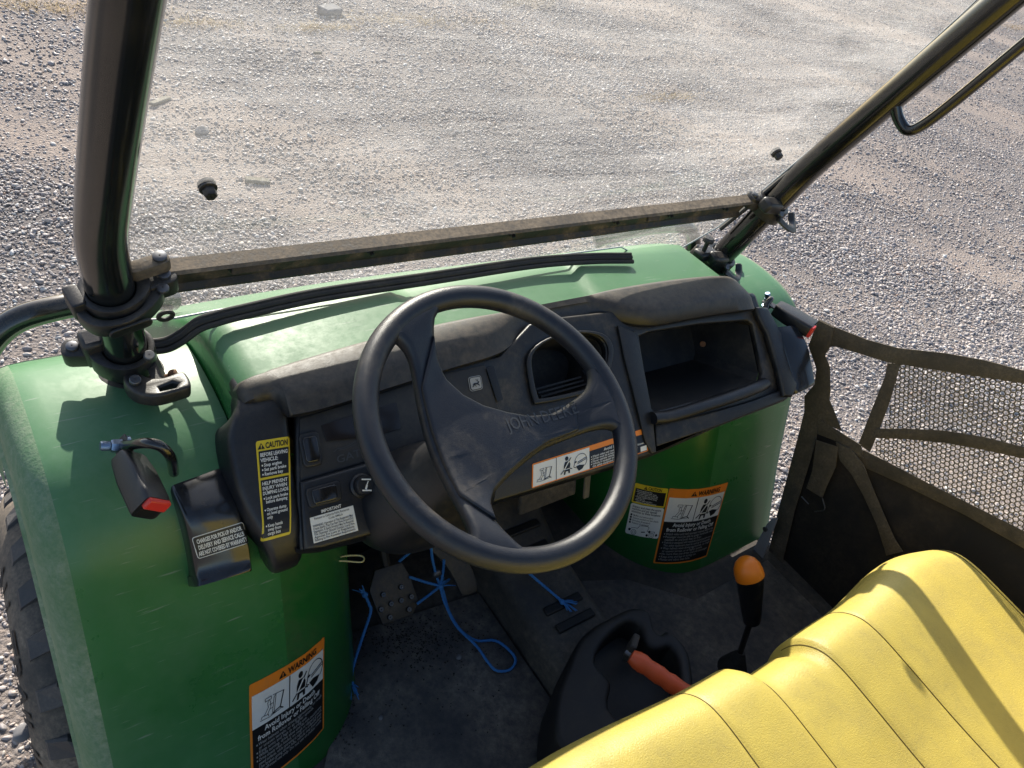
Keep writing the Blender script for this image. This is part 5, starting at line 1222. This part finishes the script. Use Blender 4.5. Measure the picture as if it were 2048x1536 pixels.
big_warning(quad_surf(*c4, Vector((0.35, -0.9, 0.3)), FBVH[-1]), 'warning_sticker', fl, 'large warning sticker on the driver side wheel well', LW)
c4 = [hit(*p, FBVH[1]) for p in ((1339, 976), (1456, 964), (1413, 1112), (1306, 1126))]
RW = ['*Watch video and read operator manual before use.', '*Passenger must be able to grasp handholds with', 'seatbelt on and both feet on floor.', '*Vehicle is equipped with seatbelts and protective net.', 'This safety equipment must be used by all occupants.', '*Wear helmets when driving aggressively, on rough', 'or uneven terrain, or at higher speeds.', '*No more than one driver and one passenger.', '*Keep arms and legs in during use.', '*Fasten and adjust seat belts.']
big_warning(quad_surf(*c4, Vector((-0.35, -0.9, 0.3)), FBVH[1]), 'warning_sticker', fr_, 'large warning sticker on the passenger side wheel well', RW)
c4 = [hit(*p, FBVH[1]) for p in ((1271, 965), (1337, 977), (1316, 1077), (1250, 1065))]
s = Sticker(quad_surf(*c4, Vector((-0.5, -0.85, 0.2)), FBVH[1]), 68, 100, 0.0008)
s.round(0, 62, 68, 100, 3, YE, 0); s.rect(3, 65, 65, 91, K, 1); s.tri(22, 92, 6.5, 1, K, YE); s.text('CAUTION', 27, 92.3, 8.5, K, 1, width=28, bold=0.02)
rows(s, ['*Avoid equipment fires.', '*Accumulation of grass, leaves,', 'and other debris on or near hot', 'or moving parts can cause a fire.', '*Inspect machine before, during,', 'and after use.', '*Shut off engine and allow', 'machine to cool before cleaning.'], 8, 87, 3.1, 3.8, WH, 2, 0.006, 55)
s.round(0, 0, 68, 61, 4, WH, 0)
rows(s, ['Inspect and clean the entire', 'machine and pay special', 'attention to these locations:'], 4, 54, 5, 6.2, K, 1, 0.012, 60)
for i, tx in enumerate(('Muffler and exhaust pipes', 'Exhaust manifold and heat shields', 'Skid plate (if equipped)', 'Radiator (if equipped)')): s.ell(5, 39 - 5 * i, 2, 2.2, K, 1); s.text(tx, 9, 37.3 - 5 * i, 4.6, K, 1, width=(40, 52, 36, 34)[i], bold=0.004)
vl = [(8, 8), (10, 13), (16, 15), (22, 15), (26, 21), (40, 22), (45, 20), (42, 12), (58, 13), (57, 8)]
s.line(vl, 0.8, K, 1)
for cx, cy in ((16, 6), (52, 5)):
    s.line([(cx + 5 * math.cos(a * .523), cy + 5 * math.sin(a * .523)) for a in range(13)], 0.8, K, 1); s.line([(cx + 2.4 * math.cos(a * .785), cy + 2.4 * math.sin(a * .785)) for a in range(9)], 0.6, K, 1)
for cx, cy in ((7, 10), (43, 4.5), (47, 12), (62, 7)): s.ell(cx, cy, 2.4, 2.6, K, 2)
s.line([(30, 9), (38, 10)], 2, K, 1)
s.done('caution_sticker', fr_, 'small yellow and white caution sticker beside the passenger side warning')
# name printed on the instrument plate and the leaping deer badge
s = Sticker(quad_surf(*dq(((664, 888), (760, 858), (766, 900), (672, 930)), 0.0026), DN), 96, 42)
s.text('GATOR', 2, 2, 21, FA, 0, width=84, bold=0.01)
s.line([(0, 26), (8, 30), (18, 28), (30, 29), (44, 33), (58, 38), (70, 36), (80, 40), (90, 37)], 1.2, FA, 0); s.line([(10, 26), (24, 25), (40, 27), (60, 31), (76, 33), (88, 35)], 1.0, FA, 0); s.line([(52, 30), (58, 34), (66, 33)], 1.2, FA, 0)
s.done('name_print', DASH)
s = Sticker(quad_surf(*dq(((935, 755), (961, 750), (966, 778), (940, 784)), 0.0028), DN), 30, 32)
s.round(0, 0, 30, 32, 6, GR, 0); s.round(1.4, 1.4, 28.6, 30.6, 5, K, 1); s.round(3, 3, 27, 29, 4, GR, 2)
s.poly([(7, 14), (11, 17), (18, 16), (20, 18), (23, 19), (23, 17), (20, 14), (24, 9), (22, 9), (17, 13), (12, 13), (7, 8), (5.5, 9), (9, 13)], K, 3); s.line([(21, 18), (18, 22), (15, 24)], 1.2, K, 3); s.line([(19, 21), (20, 24)], 1.0, K, 3); s.line([(12, 13), (15, 8)], 1.3, K, 3)
s.done('deer_badge', DASH)

# ------------------------------------------------------------------ blue rope tied to the pedals
def rope(name, strands, label, tufts=()):
    mb = MB()
    for st in strands:       # three twisted yarns
        P_ = catmull(st, 14); ln = 0.0; fr0 = None
        for y_ in range(3):
            ln = 0.0; q_ = []
            for i, p in enumerate(P_):
                if i: ln += (p - P_[i - 1]).length
                tv = (P_[min(i + 1, len(P_) - 1)] - P_[max(i - 1, 0)]).normalized(); h_ = Vector((0.3, 0.2, 1)); n_ = (h_ - tv * h_.dot(tv)).normalized(); a_ = ln / 0.0035 + y_ * 2.094
                q_.append(p + (n_ * math.cos(a_) + tv.cross(n_) * math.sin(a_)) * 0.0013)
            mb.add(*tube(q_, 0.0016, 6))
    for p, d, n in tufts:
        for i in range(n):
            q = Vector(d) + Vector((random.gauss(0, .45), random.gauss(0, .45), random.gauss(0, .35))) * Vector(d).length; mb.add(*tube([p, p + q * .5 + Vector((0, 0, .002)), p + q], [0.0016, 0.0013, 0.0007], 5))
        mb.add(*lump(p, (0.0055, 0.0055, 0.0055), 0, 3))
    top(finish(name, mb, 'blue_rope', smooth=60), label, 'rope')
Zs = lambda l: [atz(a, b, z) for a, b, z in l]
kn = atz(881, 1172, 0.50)
rope('rope', [Zs([(881, 1172, .50), (886, 1182, .49), (899, 1225, .45), (922, 1261, .43), (953, 1281, .426), (989, 1281, .426), (1015, 1297, .426), (1031, 1319, .426), (1020, 1339, .426), (993, 1341, .426), (975, 1323, .427), (953, 1292, .430), (913, 1252, .436), (890, 1207, .47), (881, 1174, .50)]),
              Zs([(819, 1154, .53), (850, 1164, .51), (881, 1172, .50)]), Zs([(881, 1172, .50), (899, 1158, .50)]), Zs([(835, 1207, .505), (858, 1190, .50), (881, 1172, .50)]), Zs([(862, 1095, .60), (865, 1120, .56), (874, 1155, .51), (881, 1172, .50)]), Zs([(888, 1120, .56), (886, 1145, .52), (881, 1172, .50)]), Zs([(850, 1076, .66), (825, 1100, .62), (799, 1122, .57)])],
     'knotted blue rope with a loop hanging below the brake pedal', [(kn, (0.012, 0.004, 0.006), 8)])
e_ = atz(701, 1366, .44)
rope('rope', [Zs([(728, 1186, .53), (738, 1208, .52), (741, 1225, .505), (725, 1274, .47), (707, 1332, .45), (701, 1366, .44)])], 'thin blue rope end with a frayed tip left of the brake pedal', [(e_, (0.004, -0.018, -0.004), 14), (atz(729, 1188, .53), (-0.006, 0.006, 0.008), 8)])
e_ = atz(1124, 1203, .512)
rope('rope', [Zs([(1040, 1132, .575), (1062, 1150, .545), (1082, 1167, .53), (1114, 1194, .515), (1124, 1203, .512)])], 'short blue rope end with a frayed tip lying on the ribbed centre tunnel', [(e_, (0.010, -0.014, 0.002), 18)])

# crumbs of soil on the driver's mat
rr = random.Random(11); mb = MB()
for i in range(900):
    if i < 620: px, py = rr.gauss(830, 62), rr.gauss(1278, 26)
    elif i < 800: px, py = rr.gauss(690, 14), rr.gauss(1400, 45)
    else: px, py = rr.uniform(720, 1000), rr.uniform(1250, 1480)
    p = atz(px, py, 0.421); r_ = rr.uniform(0.0008, 0.0026)
    if not (-0.5 < p.x < -0.035): continue
    v = [p + Vector(q) * r_ for q in ((1, 0, 0), (-.5, .9, 0), (-.5, -.9, 0), (0.1, 0, .9))]; mb.add(v, [(0, 1, 3), (1, 2, 3), (2, 0, 3)])
o = finish('floor_crumbs', mb, 'crumb', smooth=0, weld=False); o['kind'] = 'stuff'; o['label'] = 'dark crumbs of soil scattered over the driver side floor mat'; o['category'] = 'soil'
for px, r_, lab in (((918, 1314), 0.006, 'small grey pebble on the driver mat beside the blue rope loop'), ((762, 1435), 0.0045, 'tiny pale pebble alone on the middle of the driver mat')):
    q = MB(); q.add(*lump(atz(*px, 0.4215), (r_, r_ * .8, r_ * .6), 0.4, 6)); top(finish('pebble', q, 'brick_grey'), lab, 'pebble')
